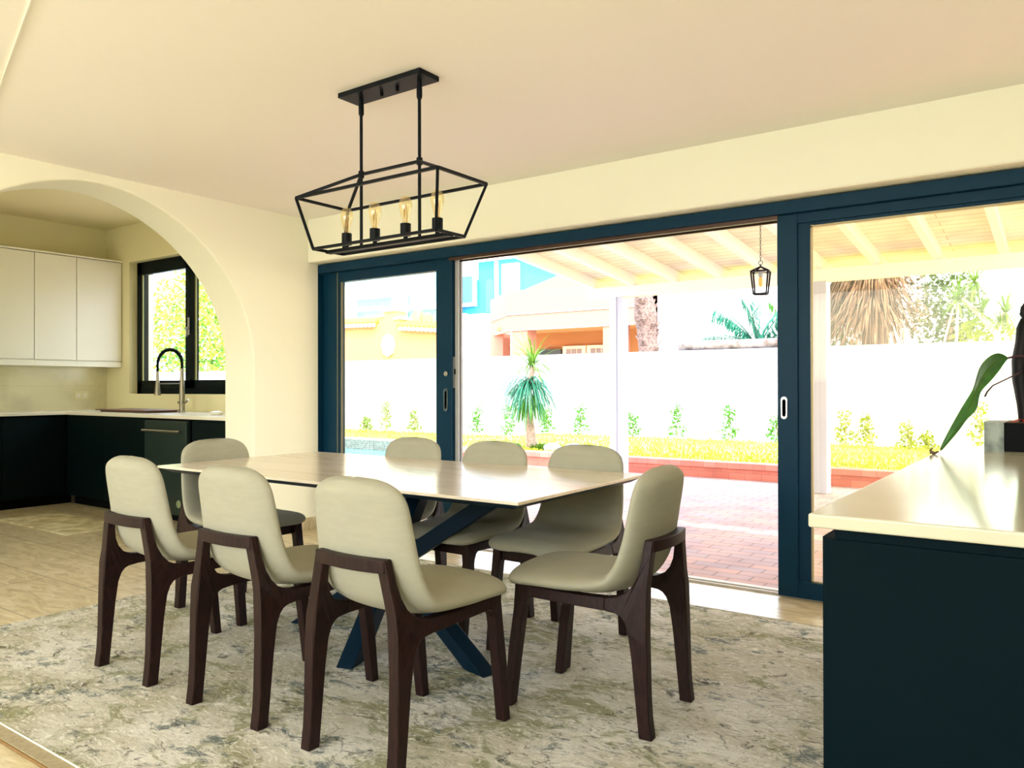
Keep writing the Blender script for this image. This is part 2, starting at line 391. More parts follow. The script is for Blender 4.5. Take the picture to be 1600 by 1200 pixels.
# kitchen walls
WX0, WX1, WZ0, WZ1 = -8.455, -6.25, 1.11, 2.56
b = BM(); b.box(-9.1, 4.57, -.02, WX0, 4.85, 3.0); b.box(WX1, 4.57, -.02, -5.5, 4.85, 3.0); b.box(WX0, 4.57, -.02, WX1, 4.85, WZ0); b.box(WX0, 4.57, WZ1, WX1, 4.85, 3.0)
struct('wall_kitchen_back', b, M['kwall'])
b = BM(); b.box(-9.1, -2.7, -.02, -8.95, 4.6, 3.0); struct('wall_kitchen_left', b, M['kwall'])
b = BM(); b.box(-8.95, -2.7, -.02, -8.2, -2.5, 3.0); b.box(-6.2, -2.7, -.02, -5.5, -2.5, 3.0); b.box(-8.2, -2.7, 0, -6.2, -2.5, 1.3); b.box(-8.2, -2.7, 2.4, -6.2, -2.5, 3.0)  # unseen opening added for the kitchen fill lamp
struct('wall_kitchen_front', b, M['kwall'])
b = BM(); b.box(-8.948, 1.0, .935, -8.94, 4.568, 1.41); struct('trim_backsplash', b, M['backsplash'])
# a raised plaster ridge across the ceiling corner
b = BM(); b.bar((-4.9, 1.815, 2.563), (-2.2, 1.04, 2.563), .006, .012); struct('trim_ceiling_ridge', b, M['white'])

# ------------------------------------------------------------------ sliding doors
Y = 4.487
fr = BM(); fr.box(-5.19, 4.40, 2.13, 1.25, 4.60, 2.20); fr.box(-5.19, 4.40, 0, -5.148, 4.60, 2.13)
d = struct('door_1', fr, M['frame'], label='blue-black metal frame of the wide patio door opening', bevel=.003)
t = BM(); t.box(-3.74, 4.43, 2.108, -1.34, 4.445, 2.13); t.box(-3.74, 4.475, 2.115, -1.34, 4.49, 2.13); t.box(-3.74, 4.52, 2.108, -1.34, 4.535, 2.13)
x = finish(t, 'head_track', M['bronze']); x.parent = d
t = BM(); t.box(-5.15, 4.46, -.02, 1.25, 4.60, .004)
for yy in (4.475, 4.53): t.box(-5.15, yy-.004, .004, 1.25, yy+.004, .010)
x = finish(t, 'sill_track', mat('pale sill', '#cbc4b8', .5)); x.parent = d

def handle_oval(cx, y, z, w_, h_):
    b = BM(); pts = []
    for k in range(24):
        a = 2*pi*k/24; px = cos(a)*w_/2; pz = sin(a)*w_/2+(h_/2-w_/2)*(1 if sin(a) >= 0 else -1)
        pts.append((px, pz))
    inner = [(px*.55, pz*.78) for px, pz in pts]
    o1 = [b.b.verts.new((cx+p, y, z+q)) for p, q in pts]; o2 = [b.b.verts.new((cx+p, y-.008, z+q)) for p, q in pts]
    i2 = [b.b.verts.new((cx+p, y-.008, z+q)) for p, q in inner]; i1 = [b.b.verts.new((cx+p, y+.0, z+q)) for p, q in inner]
    n = 24
    for A, B in ((o1, o2), (o2, i2), (i2, i1)):
        for k in range(n): b.b.faces.new((A[k], A[(k+1) % n], B[(k+1) % n], B[k]))
    b.b.faces.new(i1); b.b.faces.new(o1[::-1])
    return b
# left panel
lp = thing('sliding_door_panel', 'closed sliding glass patio door panel at the left end, beside the arch wall, with key lock', 'sliding door', (-4.45, Y, 0), group=None)
b = BM()
b.box(-5.145, Y-.03, .012, -4.945, Y+.03, 2.13); b.box(-3.89, Y-.03, .012, -3.735, Y+.03, 2.13)
b.box(-4.945, Y-.03, 2.05, -3.89, Y+.03, 2.13); b.box(-4.945, Y-.03, .012, -3.89, Y+.03, .114)
st = part('panel_frame', b, M['frame'], lp, bevel=.003)
b = BM(); b.box(-4.955, Y-.004, .10, -3.88, Y+.004, 2.06); part('glass_pane', b, M['glass'], lp)
b = BM(); b.box(-4.952, Y-.022, .11, -4.935, Y-.006, 2.055); b.box(-4.975, Y-.034, .012, -4.965, Y-.03, 2.13)
part('glazing_bead', b, mat('bead', '#6b6a55', .5), lp)
b = BM(); b.lathe([(.018, -.008), (.02, 0)], (-3.79, Y-.03, 1.275), 20, 'y'); b.box(-3.793, Y-.041, 1.265, -3.787, Y-.036, 1.285)
part('key_lock', b, M['steel'], lp, smooth='auto')
part('flush_handle', handle_oval(-3.79, Y-.031, 1.08, .042, .17), mat('dark steel', '#5a6a72', .4, metal=.6), lp, smooth='auto')
b = BM(); b.box(-3.737, Y-.02, 1.17, -3.728, Y+.02, 1.40); part('latch_plate', b, M['steel'], lp)
b = BM(); b.box(-3.728, Y-.012, 1.27, -3.724, Y+.012, 1.31); part('latch_bolt', b, M['black'], lp)
b = BM(); b.box(-3.735, Y+.04, .012, -3.705, Y+.06, 2.13); b.box(-3.70, Y-.008, .012, -3.693, Y+.01, 2.13); b.box(-3.728, Y+.0, .012, -3.70, Y+.006, 2.12)
part('edge_strip', b, M['grey'], lp)
# right panel
rp = thing('sliding_door_panel', 'open sliding glass patio door panel at the right, behind the sideboard, with oval pull', 'sliding door', (0, Y, 0))
b = BM()
b.box(-1.346, Y-.05, .008, -1.235, Y+.0, 2.13); b.box(1.05, Y-.05, .008, 1.2, Y, 2.13)
b.box(-1.235, Y-.05, 2.075, 1.05, Y, 2.13); b.box(-1.235, Y-.05, .008, 1.05, Y, .10)
part('panel_frame', b, M['frame'], rp, bevel=.003)
b = BM(); b.box(-1.24, Y-.035, .09, -1.172, Y-.015, 2.08); b.box(-1.18, Y-.035, 2.06, 1.05, Y-.015, 2.09)
part('glazing_bead', b, M['frame'], rp, bevel=.002)
b = BM(); b.box(-1.168, Y-.034, .10, -1.158, Y-.022, 2.06); b.box(-1.168, Y-.034, 2.047, 1.05, Y-.022, 2.056); b.box(-1.168, Y-.034, .10, 1.05, Y-.022, .108)
part('gasket', b, mat('gasket', '#b9a77c', .5), rp)
b = BM(); b.box(-1.175, Y-.028, .09, 1.06, Y-.02, 2.08); part('glass_pane', b, M['glass'], rp)
part('flush_handle', handle_oval(-1.308, Y-.051, 1.055, .036, .125), M['steel'], rp, smooth='auto')

# ------------------------------------------------------------------ kitchen window
wf = BM(); yk = 4.66
wf.box(WX0, yk, WZ0, WX1, yk+.09, WZ0+.09); wf.box(WX0, yk, WZ1-.09, WX1, yk+.09, WZ1); wf.box(WX0, yk, WZ0, WX0+.08, yk+.09, WZ1); wf.box(WX1-.08, yk, WZ0, WX1, yk+.09, WZ1)
win = struct('window_1', wf, M['teal'], label='dark framed casement window over the kitchen sink', bevel=.003)
def sash(x0, x1):
    b = BM(); z0, z1 = WZ0+.06, WZ1-.06; w_ = .085
    b.box(x0, yk-.02, z0, x0+w_, yk+.03, z1); b.box(x1-w_, yk-.02, z0, x1, yk+.03, z1); b.box(x0, yk-.02, z0, x1, yk+.03, z0+w_); b.box(x0, yk-.02, z1-w_, x1, yk+.03, z1)
    s_ = finish(b, 'sash', M['teal'], bevel=.003); s_.parent = win
    b = BM(); b.box(x0+w_, yk, z0+w_, x1-w_, yk+.006, z1-w_); p = finish(b, 'pane', M['clearglass']); p.parent = s_
    b = BM(); b.box(x0+w_, yk-.018, z0+w_, x0+w_+.018, yk-.006, z1-w_); p = finish(b, 'bead', mat('sash bead', '#8b8a4c', .5)); p.parent = s_
    return s_
sash(WX0+.05, -7.40); s2 = sash(-7.40, WX1-.05)
b = BM(); b.box(-7.425, yk-.034, 1.72, -7.395, yk-.02, 1.90); b.box(-7.44, yk-.06, 1.775, -7.38, yk-.034, 1.80); b.box(-7.418, yk-.06, 1.70, -7.402, yk-.045, 1.79)
x = finish(b, 'handle', M['steel'], bevel=.003); x.parent = s2

# ------------------------------------------------------------------ kitchen furniture
def base_unit(name, label, cat, x0, x1, fronts, face='y'):
    """base cabinets on the window wall: body + doors / drawers"""
    t = thing(name, label, cat, ((x0+x1)/2, 4.2, 0))
    b = BM(); b.box(x0, 3.86, .09, x1, 4.565, .905); part('body', b, M['teal'], t)
    b = BM(); b.box(x0, 3.92, 0, x1, 3.94, .09); part('toe_kick', b, M['black'], t)
    for nm, a0, a1, z0, z1 in fronts:
        b = BM(); b.box(a0+.003, 3.84, z0, a1-.003, 3.86, z1); part(nm, b, M['teal'], t, bevel=.002)
    return t
base_unit('sink_cabinet', 'dark teal base cabinet below the kitchen sink and window', 'cabinet', -8.3, -6.83, [('door', -7.56, -6.83, .10, .89), ('door', -8.3, -7.56, .10, .89)])
base_unit('base_cabinet', 'narrow dark teal base cabinet between the dishwasher and the arch', 'cabinet', -6.10, -5.53, [('door', -6.10, -5.53, .10, .72), ('drawer', -6.10, -5.53, .727, .89)])
for i, (y0, y1, lab) in enumerate([(3.25, 3.84, 'dark teal base cabinet in the corner of the left kitchen run'), (2.55, 3.25, 'dark teal base cabinet on the left wall, second from the corner'), (1.85, 2.55, 'dark teal base cabinet on the left wall, farthest from the window')]):
    t = thing('base_cabinet', lab, 'cabinet', (-8.6, (y0+y1)/2, 0), group='base cabinets along the left kitchen wall')
    b = BM(); b.box(-8.945, y0, .09, -8.32, y1 if i else 4.56, .905); part('body', b, M['teal'], t)
    b = BM(); b.box(-8.40, y0, 0, -8.38, y1 if i else 3.92, .09); part('toe_kick', b, M['black'], t)
    b = BM(); b.box(-8.32, y0+.003, .10, -8.30, y1-.003, .89); part('door', b, M['teal'], t, bevel=.002)
# worktop, L shaped
b = BM(); b.prism([(-8.95, 1.85), (-8.28, 1.85), (-8.28, 3.82), (-5.53, 3.82), (-5.53, 4.57), (-8.95, 4.57)], lambda x, y: (x, y, .905), lambda x, y: (x, y, .935))
single('kitchen_worktop', b, M['kcounter'], 'pale L-shaped stone worktop over the dark kitchen cabinets', 'worktop', bevel=.003)
# dishwasher
t = thing('dishwasher', 'dark stainless dishwasher with a horizontal bar handle', 'dishwasher', (-6.48, 4.2, 0))
dwm = mat('dark stainless', '#33433f', .35, metal=.5)
b = BM(); b.box(-6.82, 3.86, .07, -6.15, 4.5, .895); part('body', b, M['black'], t)
b = BM(); b.box(-6.815, 3.825, .07, -6.155, 3.86, .885); part('door', b, dwm, t, bevel=.004)
b = BM(); b.tube([(-6.79, 3.79, .795), (-6.20, 3.79, .795)], .012, 10); b.box(-6.77, 3.79, .787, -6.75, 3.83, .803); b.box(-6.24, 3.79, .787, -6.22, 3.83, .803)
part('handle', b, M['steel'], t, smooth='auto')
b = BM(); b.lathe([(.032, -.004), (.034, 0)], (-6.27, 3.825, .17), 20, 'y'); part('badge', b, mat('pale badge', '#8f9c74', .4), t)
b = BM(); b.box(-6.81, 3.91, 0, -6.16, 3.93, .07); part('toe_kick', b, M['black'], t)
# upper cabinets: each unit is a thing
ys = [2.42, 2.83, 3.245, 3.663, 4.08, 4.565]
labs = ['white upper cabinet, fifth from the window corner', 'white upper cabinet, fourth from the window corner', 'white upper cabinet cut off at the left edge of the view', 'white upper cabinet in the middle of the visible wall run', 'wide white upper cabinet nearest the kitchen window']
for i in range(5):
    y0, y1 = ys[i], ys[i+1]
    t = thing('upper_cabinet', labs[i], 'cabinet', (-8.77, (y0+y1)/2, 1.404), group='white upper cabinets in a row')
    b = BM(); b.box(-8.95, y0, 1.44, -8.622, y1, 2.565); part('body', b, M['white'], t)
    b = BM(); b.box(-8.62, y0+.003, 1.47, -8.60, y1-.003, 2.56); part('door', b, M['white'], t, bevel=.003)
    b = BM(); b.box(-8.95, y0, 1.404, -8.60, y1, 1.46); part('light_rail', b, M['white'], t, bevel=.002)
    b = BM(); b.box(-8.95, y0, 2.566, -8.585, y1, 2.583); part('top_panel', b, M['white'], t)
# outlet
t = thing('wall_outlet', 'double wall outlet on the tiled kitchen backsplash', 'outlet', (-8.94, 4.29, 1.06))
b = BM(); b.box(-8.94, 4.215, 1.05, -8.932, 4.365, 1.14); part('cover_plate', b, M['plate'], t, bevel=.003)
for yy in (4.255, 4.325):
    b = BM(); b.box(-8.932, yy-.016, 1.075, -8.929, yy+.016, 1.115); part('socket', b, M['white'], t)
# faucet
t = thing('kitchen_faucet', 'tall brushed spring-neck kitchen faucet before the window', 'faucet', (-6.99, 4.3, .935))
fx, fy = -6.99, 4.3
fm = mat('brushed nickel', '#8f8873', .35, metal=.85)
b = BM(); b.lathe([(.034, .935), (.034, .945), (.026, .95), (.026, 1.08), (.023, 1.2), (.018, 1.36)], (fx, fy, 0), 20); part('body', b, fm, t, smooth='auto')
b = BM(); b.tube([(fx, fy, 1.03), (fx+.07, fy, 1.035), (fx+.10, fy, 1.06)], .011, 10); b.box(fx-.045, fy-.02, 1.02, fx+.02, fy+.02, 1.045); part('lever', b, fm, t, smooth='auto')
path = [(fx, fy, 1.36)]
for k in range(17):
    a = pi*k/16; path.append((fx-.215*(1-cos(a))/1, fy-.02, 1.42+.125*sin(a)))
path = [(fx, fy, 1.36)]+[(fx-.215+.215*cos(pi*k/16), fy, 1.41+.14*sin(pi*k/16)) for k in range(17)]+[(fx-.43, fy, 1.33)]
b = BM(); b.tube(path, .012, 10); hose = part('hose', b, M['black'], t, smooth='auto')
b = BM(); N_ = 34; cl = []
for k in range(N_*8+1):
    s_ = k/(N_*8); i = s_*(len(path)-1); j = min(int(i), len(path)-2); q = Vector(path[j]).lerp(Vector(path[j+1]), i-j)
    tg = (Vector(path[j+1])-Vector(path[j])).normalized(); nn = Vector((0, 1, 0)); mm = tg.cross(nn); a = 2*pi*k/8
    cl.append(q+(nn*cos(a)+mm*sin(a))*.0165)
b.tube(cl, .0032, 4); part('spring', b, M['blackmetal'], hose)
b = BM(); b.lathe([(.014, 1.34), (.017, 1.26), (.03, 1.12), (.031, 1.10)], (fx-.43, fy, 0), 16); part('spray_head', b, fm, t, smooth='auto')
b = BM(); b.tube([(fx, fy, 1.215), (fx-.43, fy, 1.215)], .005, 8); part('docking_arm', b, fm, t)
# tray and small dish on the worktop
b = BM(); b.box(-8.05, 4.05, .935, -7.15, 4.35, .95); b.box(-8.09, 4.02, .95, -7.11, 4.38, .96)
single('cutting_board', b, mat('dark red wood', '#6e4a34', .5), 'thin brown wooden board lying on the kitchen worktop', 'cutting board', bevel=.003)
b = BM(); b.lathe([(.045, .935), (.055, .945), (.05, .962), (.02, .97)], (-6.13, 4.1, 0), 16)
single('soap_dish', b, M['white'], 'small white dish on the worktop at the right of the faucet', 'dish', smooth='auto')
b = BM(); b.box(-7.75, 3.0, 0, -6.5, 3.5, .012)
single('kitchen_mat', b, mat('pale kitchen mat', '#e6dcb8', .95, col2='#b3a274', noise_scale=7, bump=.3), 'small faded kitchen mat on the floor before the sink', 'rug', bevel=.004)

# ------------------------------------------------------------------ rug
t = thing('area_rug', 'large distressed grey-green rug under the dining table', 'rug', (-2.4, 2.56, 0))
b = BM(); b.box(-4.27, 1.18, 0, -.475, 3.95, .012); part('field', b, M['rug'], t, bevel=.004)
b = BM(); b.box(-4.28, 1.13, 0, -.475, 1.18, .010); part('hem', b, M['rughem'], t, bevel=.003)
b = BM(); b.box(-4.28, 3.95, 0, -.475, 3.97, .01); part('hem', b, M['rughem'], t, bevel=.003)
b = BM(); b.tube([(-4.28, 1.18, .012), (-.475, 1.18, .012)], .003, 6); part('braid', b, M['white'], t)
b = BM(); b.tube([(-4.28, 1.127, .005), (-.475, 1.127, .005)], .005, 6); part('braid', b, M['rughem2'], t)
RZ = .012

# ------------------------------------------------------------------ dining table
TZ = .78
t = thing('dining_table', 'rectangular pale ceramic dining table on crossed dark steel legs', 'table', (-2.65, 2.7, RZ))
x0, x1, y0, y1 = -3.765, -1.535, 2.18, 3.22
b = BM()
b.prism([(x0, y0), (x1, y0), (x1-.03, y1), (x0-.03, y1)], lambda x, y: (x, y, TZ-.012), lambda x, y: (x, y, TZ))
part('tabletop', b, M['ceramic'], t, bevel=.002)
b = BM()
b.prism([(x0+.012, y0+.012), (x1-.012, y0+.012), (x1-.042, y1-.012), (x0-.018, y1-.012)], lambda x, y: (-2.65+(x+2.65)*.965, 2.7+(y-2.7)*.93, TZ-.034), lambda x, y: (x, y, TZ-.012))
part('underframe', b, M['tablelegs'], t)
def leg(foot, top, side):
    b = BM(); foot = Vector(foot); top = Vector(top)
    wdir = Vector(side).normalized(); W_, H_ = .075, .13
    hd = (top-foot); hd.z = 0; hd.normalize()
    v = []
    for c in (foot, top):
        for a, e in ((-1,-1),(1,-1),(1,1),(-1,1)): v.append(b.b.verts.new(c+wdir*a*W_/2+hd*e*H_/2))
    for f in ((3,2,1,0),(4,5,6,7),(0,1,5,4),(1,2,6,5),(2,3,7,6),(3,0,4,7)): b.b.faces.new([v[i] for i in f])
    return b
ZL = TZ-.034
for fo, to in (((-1.97, 2.53), (-3.32, 2.85)), ((-3.09, 2.56), (-1.98, 2.80)), ((-2.47, 2.29), (-2.72, 3.06)), ((-2.78, 3.05), (-2.50, 2.36))):
    hd = Vector((to[0]-fo[0], to[1]-fo[1], 0)).normalized(); sd = Vector((-hd.y, hd.x, 0))
    part('leg', leg((fo[0], fo[1], RZ), (to[0], to[1], ZL), sd), M['tablelegs'], t, bevel=.003)

# ------------------------------------------------------------------ dining chairs
def shell_bms():
    cl = [(-.546,.880),(-.540,.84),(-.528,.785),(-.514,.71),(-.500,.635),(-.484,.58),(-.465,.535),(-.440,.50),(-.405,.478),(-.35,.468),(-.25,.468),(-.15,.473),(-.06,.474),(0,.470),(.03,.463)]
    hw = [.0,.105,.155,.184,.197,.205,.212,.219,.225,.229,.234,.236,.226,.190,.09]
    # arc-length resample by Catmull-Rom
    def cr(P, t):
        n = len(P)-1; i = min(int(t*n), n-1); f = t*n-i
        g = lambda k: P[max(0, min(n, k))]
        p0, p1, p2, p3 = g(i-1), g(i), g(i+1), g(i+2)
        return tuple(.5*((2*b_)+(-a_+c_)*f+(2*a_-5*b_+4*c_-d_)*f*f+(-a_+3*b_-3*c_+d_)*f**3) for a_, b_, c_, d_ in zip(p0, p1, p2, p3))
    NT, NS = 84, 24
    rows = []
    ends = .012
    for i in range(NT+1):
        t_ = i/NT
        u, z = cr(cl, t_); u2, z2 = cr(cl, min(1, t_+.01)); u1, z1 = cr(cl, max(0, t_-.01))
        tx, tz = u2-u1, z2-z1; l = math.hypot(tx, tz) or 1; tx /= l; tz /= l
        nu, nz = -tz, tx   # sitter side normal
        if nu < 0 and abs(nu) > abs(nz): nu, nz = -nu, -nz
        if nz < 0 and abs(nz) >= abs(nu): nu, nz = -nu, -nz
        rows.append((t_, u, z, nu, nz))
    # rounded top and front corners: half-width by superellipse against arc distance
    tot = [0]
    for a, c in zip(rows, rows[1:]): tot.append(tot[-1]+math.hypot(c[1]-a[1], c[2]-a[2]))
    T = tot[-1]
    def halfw(s_):
        fr_ = s_/T
        base = .200+.040*min(1, fr_/.55)**1.2
        k = .125
        w_ = base
        if s_ < k: w_ = base*(max(0, 1-((k-s_)/k)**2.9))**(1/2.9)
        e = T-s_
        if e < .11: w_ = base*(.30+.70*(max(0, 1-((.11-e)/.11)**2.2))**(1/2.2))
        return max(w_, .004)
    th = .036
    out = {'backrest': BM(), 'seat': BM()}
    split = None
    for i, r in enumerate(rows):
        if r[1] > -.43 and split is None: split = i
    grid = []
    for i, (t_, u, z, nu, nz) in enumerate(rows):
        s_ = tot[i]; w_ = halfw(s_); bk = max(0, min(1, (.30*T-s_)/(.2*T)+1)) 
        fr_ = s_/T
        cc = .030 if fr_ < .45 else (.030*max(0, 1-(fr_-.45)/.3) if fr_ < .75 else -.012*(fr_-.75)/.25)
        edge = min(1, (s_/.035))**.5 if s_ < .035 else 1
        edge2 = min(1, ((T-s_)/.05))**.5 if T-s_ < .05 else 1
        A = []; B = []
        for j in range(NS+1):
            q = -1+2*j/NS; q = sin(q*pi/2)
            off = cc*q*q; tk = th*max(0, 1-abs(q)**5)**.5*max(.02, edge*edge2)
            puff = .004*(1-q*q)
            A.append((q*w_, u+nu*(off+tk*.9+puff), z+nz*(off+tk*.9+puff))); B.append((q*w_, u+nu*(off-tk*.82), z+nz*(off-tk*.82)))
        grid.append((A, B))
    def build(i0, i1, bm):
        va = [[bm.b.verts.new((x, u+.27, z)) for x, u, z in grid[i][0]] for i in range(i0, i1+1)]
        vb = [[bm.b.verts.new((x, u+.27, z)) for x, u, z in grid[i][1]] for i in range(i0, i1+1)]
        for a in range(i1-i0):
            for j in range(NS):
                bm.b.faces.new((va[a][j], va[a][j+1], va[a+1][j+1], va[a+1][j])); bm.b.faces.new((vb[a][j], vb[a+1][j], vb[a+1][j+1], vb[a][j+1]))
            bm.b.faces.new((va[a][0], va[a+1][0], vb[a+1][0], vb[a][0])); bm.b.faces.new((va[a][NS], vb[a][NS], vb[a+1][NS], va[a+1][NS]))
        for e in (0, i1-i0):
            if (e == 0 and i0 == 0) or (e and i1 == NT):
                for j in range(NS): bm.b.faces.new((va[e][j], va[e][j+1], vb[e][j+1], vb[e][j]))
        bmesh.ops.remove_doubles(bm.b, verts=bm.b.verts, dist=.0004)
    build(0, split, out['backrest']); build(split, NT, out['seat'])
    return out
def xin(z, sx, e):
    k = max(0, min(1, (z-.42)/.225)); return sx*(.209-.056*k-e)
def slab(poly, sx, wd=.041):
    b = BM(); b.prism([(u+.27, z) for u, z in poly], lambda y, z: (xin(z, sx, 0), y, z), lambda y, z: (xin(z, sx, wd), y, z)); return b
REAR = [(-.562,0),(-.553,.07),(-.549,.136),(-.545,.31),(-.542,.43),(-.540,.485),(-.542,.549),(-.544,.602),(-.546,.645),(-.516,.645),(-.514,.615),(-.511,.575),(-.502,.530),(-.486,.495),(-.462,.468),(-.43,.453),(-.39,.446),(-.39,.403),(-.432,.399),(-.450,.391),(-.464,.375),(-.477,.342),(-.490,.256),(-.503,.126),(-.516,0)]
FRONT = [(-.10,.446),(-.031,.452),(-.029,.358),(-.006,.207),(.014,0),(-.020,0),(-.042,.165),(-.064,.315),(-.074,.375),(-.084,.398),(-.10,.408)]
RAIL = [(-.39,.446),(-.29,.443),(-.20,.444),(-.10,.446),(-.10,.408),(-.20,.406),(-.29,.404),(-.39,.403)]
GCH = 'cream upholstered dining chairs around the table'
def make_chair(label):
    t = thing('dining_chair', label, 'chair', group=GCH)
    s_ = shell_bms()
    part('backrest', s_['backrest'], M['fabric'], t, local=True, smooth=True)
    part('seat', s_['seat'], M['fabric'], t, local=True, smooth=True)
    for sx in (-1, 1):
        part('leg', slab(REAR, sx), M['walnut'], t, local=True, bevel=.004)
        part('leg', slab(FRONT, sx), M['walnut'], t, local=True, bevel=.004)
        part('side_rail', slab(RAIL, sx), M['walnut'], t, local=True, bevel=.003)
    b = BM(); pr = None
    n_ = 16
    for i in range(n_+1):
        q = -1+2*i/n_; x = q*.152; uu = -.532-.020*(1-q*q)+.27
        c = [b.b.verts.new(p) for p in ((x, uu-.016, .606), (x, uu+.016, .606), (x, uu+.016, .646), (x, uu-.016, .646))]
        if pr:
            for k in range(4): b.b.faces.new((pr[k], pr[(k+1) % 4], c[(k+1) % 4], c[k]))
        else: b.b.faces.new(c)
        pr = c
    b.b.faces.new(pr[::-1])
    part('back_rail', b, M['walnut'], t, local=True, bevel=.003)
    b = BM(); b.box(-.172, .188, .392, .172, .222, .446); part('front_rail', b, M['walnut'], t, local=True, bevel=.003)
    return t
# (x, y of the middle between the feet, turn, label)
chairs = [
 (-1.812, 1.945, 0.0, 'cream dining chair with dark wood frame seen from behind, closest to the camera'),
 (-2.45, 1.94, 0.01, 'middle cream chair of the three seen from behind on the near side'),
 (-3.12, 1.94, -0.01, 'cream chair seen from behind, leftmost of the three on the near side'),
 (-1.425, 2.54, radians(93), 'cream dining chair facing left at the right-hand end of the table'),
 (-3.575, 2.54, radians(-90), 'cream dining chair at the left-hand end of the table, before the arch wall'),
 (-1.905, 3.035, radians(180), 'cream dining chair on the patio side of the table, in front of the white post'),
 (-2.43, 3.01, radians(180), 'middle cream dining chair on the patio side, directly in front of the ponytail palm'),
 (-3.00, 3.01, radians(180), 'cream dining chair on the patio side, in front of the closed left glass door panel'),
]
proto = make_chair(chairs[0][3])
for i, (x, y, rz, lab) in enumerate(chairs):
    o = proto if i == 0 else copy_tree(proto)
    o.location = (x, y, RZ); o.rotation_euler.z = rz; o['label'] = lab

# ------------------------------------------------------------------ chandelier
CY = 2.60; cxm = -2.545
t = thing('chandelier', 'black open-cage linear chandelier with four clear bulbs over the dining table', 'chandelier', (cxm, CY, 1.86))
b = BM(); b.box(-2.825, CY-.065, 2.542, -2.305, CY+.065, 2.565); part('canopy', b, M['blackmetal'], t, bevel=.002)
for xx in (-2.60, -2.50):
    b = BM(); b.lathe([(.008, 2.522), (.008, 2.542)], (xx, CY, 0), 12); part('canopy_nut', b, M['black'], t)
RX = (-2.735, -2.365)
for xx in RX:
    b = BM(); b.tube([(xx, CY, 1.84), (xx, CY, 2.51)], .0075, 10); r_ = part('rod', b, M['blackmetal'], t, smooth='auto')
    b = BM(); b.lathe([(.011, 2.46), (.013, 2.47), (.013, 2.50), (.01, 2.542)], (xx, CY, 0), 12); part('collar', b, M['blackmetal'], r_, smooth='auto')
    b = BM(); b.lathe([(.014, 2.165), (.014, 2.195)], (xx, CY, 0), 12); part('collar', b, M['blackmetal'], r_, smooth='auto')
TX0, TX1, TY, TZc = -3.005, -2.115, .165, 2.075
BX0, BX1, BY, BZc = -2.965, -2.185, .095, 1.838
q_ = .0125
cage = BM()
T4 = [(TX0, CY-TY, TZc), (TX1, CY-TY, TZc), (TX1, CY+TY, TZc), (TX0, CY+TY, TZc)]
B4 = [(BX0, CY-BY, BZc), (BX1, CY-BY, BZc), (BX1, CY+BY, BZc), (BX0, CY+BY, BZc)]
for i in range(4):
    cage.bar(T4[i], T4[(i+1) % 4], q_, q_); cage.bar(B4[i], B4[(i+1) % 4], q_, q_); cage.bar(T4[i], B4[i], q_, q_)
ap = [(RX[0], CY, 2.18), (RX[1], CY, 2.18)]
cage.bar(ap[0], ap[1], q_, q_)
for i, a in ((0, 0), (3, 0), (1, 1), (2, 1)): cage.bar(ap[a], T4[i], q_, q_)
part('cage', cage, M['blackmetal'], t)
b = BM(); b.box(BX0-.002, CY-.018, 1.826, BX1+.002, CY+.018, 1.842); part('socket_bar', b, M['blackmetal'], t, bevel=.002)
for xx in (-2.835, -2.645, -2.45, -2.26):
    b = BM(); b.lathe([(.010, 1.84), (.010, 1.856), (.024, 1.857), (.024, 1.912)], (xx, CY, 0), 16); so = part('socket', b, M['blackmetal'], t, smooth='auto')
    b = BM(); b.lathe([(.013, 1.912), (.014, 1.925), (.022, 1.955), (.029, 1.985), (.030, 2.0), (.026, 2.02), (.015, 2.034), (.002, 2.038)], (xx, CY, 0), 18)
    bu = part('bulb', b, M['bulbglass'], t, smooth=True)
    b = BM(); b.tube([(xx-.008, CY, 1.92), (xx-.010, CY, 2.0), (xx-.003, CY, 1.945), (xx+.003, CY, 2.0), (xx+.010, CY, 1.945), (xx+.008, CY, 1.915)], .0016, 5); part('filament', b, M['bulbcap'], bu)

# ------------------------------------------------------------------ sideboard and what stands on it
t = thing('sideboard', 'dark petrol sideboard cabinet with a thick pale stone top, at the right edge', 'sideboard', (0, 2.9, 0))
b = BM(); b.box(-.437, 1.765, .0, .25, 4.12, .845); b.box(-.415, 1.765, .845, .25, 4.12, .870); part('body', b, M['navy'], t, bevel=.002)
for k in range(4):
    b = BM(); b.box(-.445, 1.785+k*.58, .09, -.437, 1.785+(k+1)*.58-.006, .845); part('door', b, M['navy'], t)
b = BM(); b.box(-.463, 1.735, .870, .27, 4.15, .90); part('countertop', b, M['counter'], t, bevel=.005, bevseg=3)

# planter box and potted plant
BXx, BYy = -.315, 3.93
t = thing('planter_box', 'square weathered-metal and black planter on the sideboard', 'planter', (-.17, 4.0, .90))
b = BM(); b.box(-.235, 3.86, .90, .03, 4.12, 1.02); part('box', b, M['black'], t, bevel=.003)
b = BM(); b.box(-.3155, 3.90, .90, -.302, 4.14, 1.02)
b = BM(); b.prism([(-.235, 3.86), (-.31, 3.905), (-.31, 4.12), (-.235, 4.12)], lambda x, y: (x, y, .90), lambda x, y: (x, y, 1.02))
part('side_panel', b, mat('weathered zinc', '#a9b3a8', .6, col2='#5c6662', noise_scale=14), t, label='weathered zinc side')
b = BM(); b.box(-.228, 3.868, 1.016, .02, 4.11, 1.022); part('soil', b, M['soil'], t)
pl = thing('potted_plant', 'dark-stemmed potted plant with one long drooping green leaf on the sideboard', 'plant', (-.14, 3.95, 1.02))
b = BM(); px_, py_ = -.165, 3.95
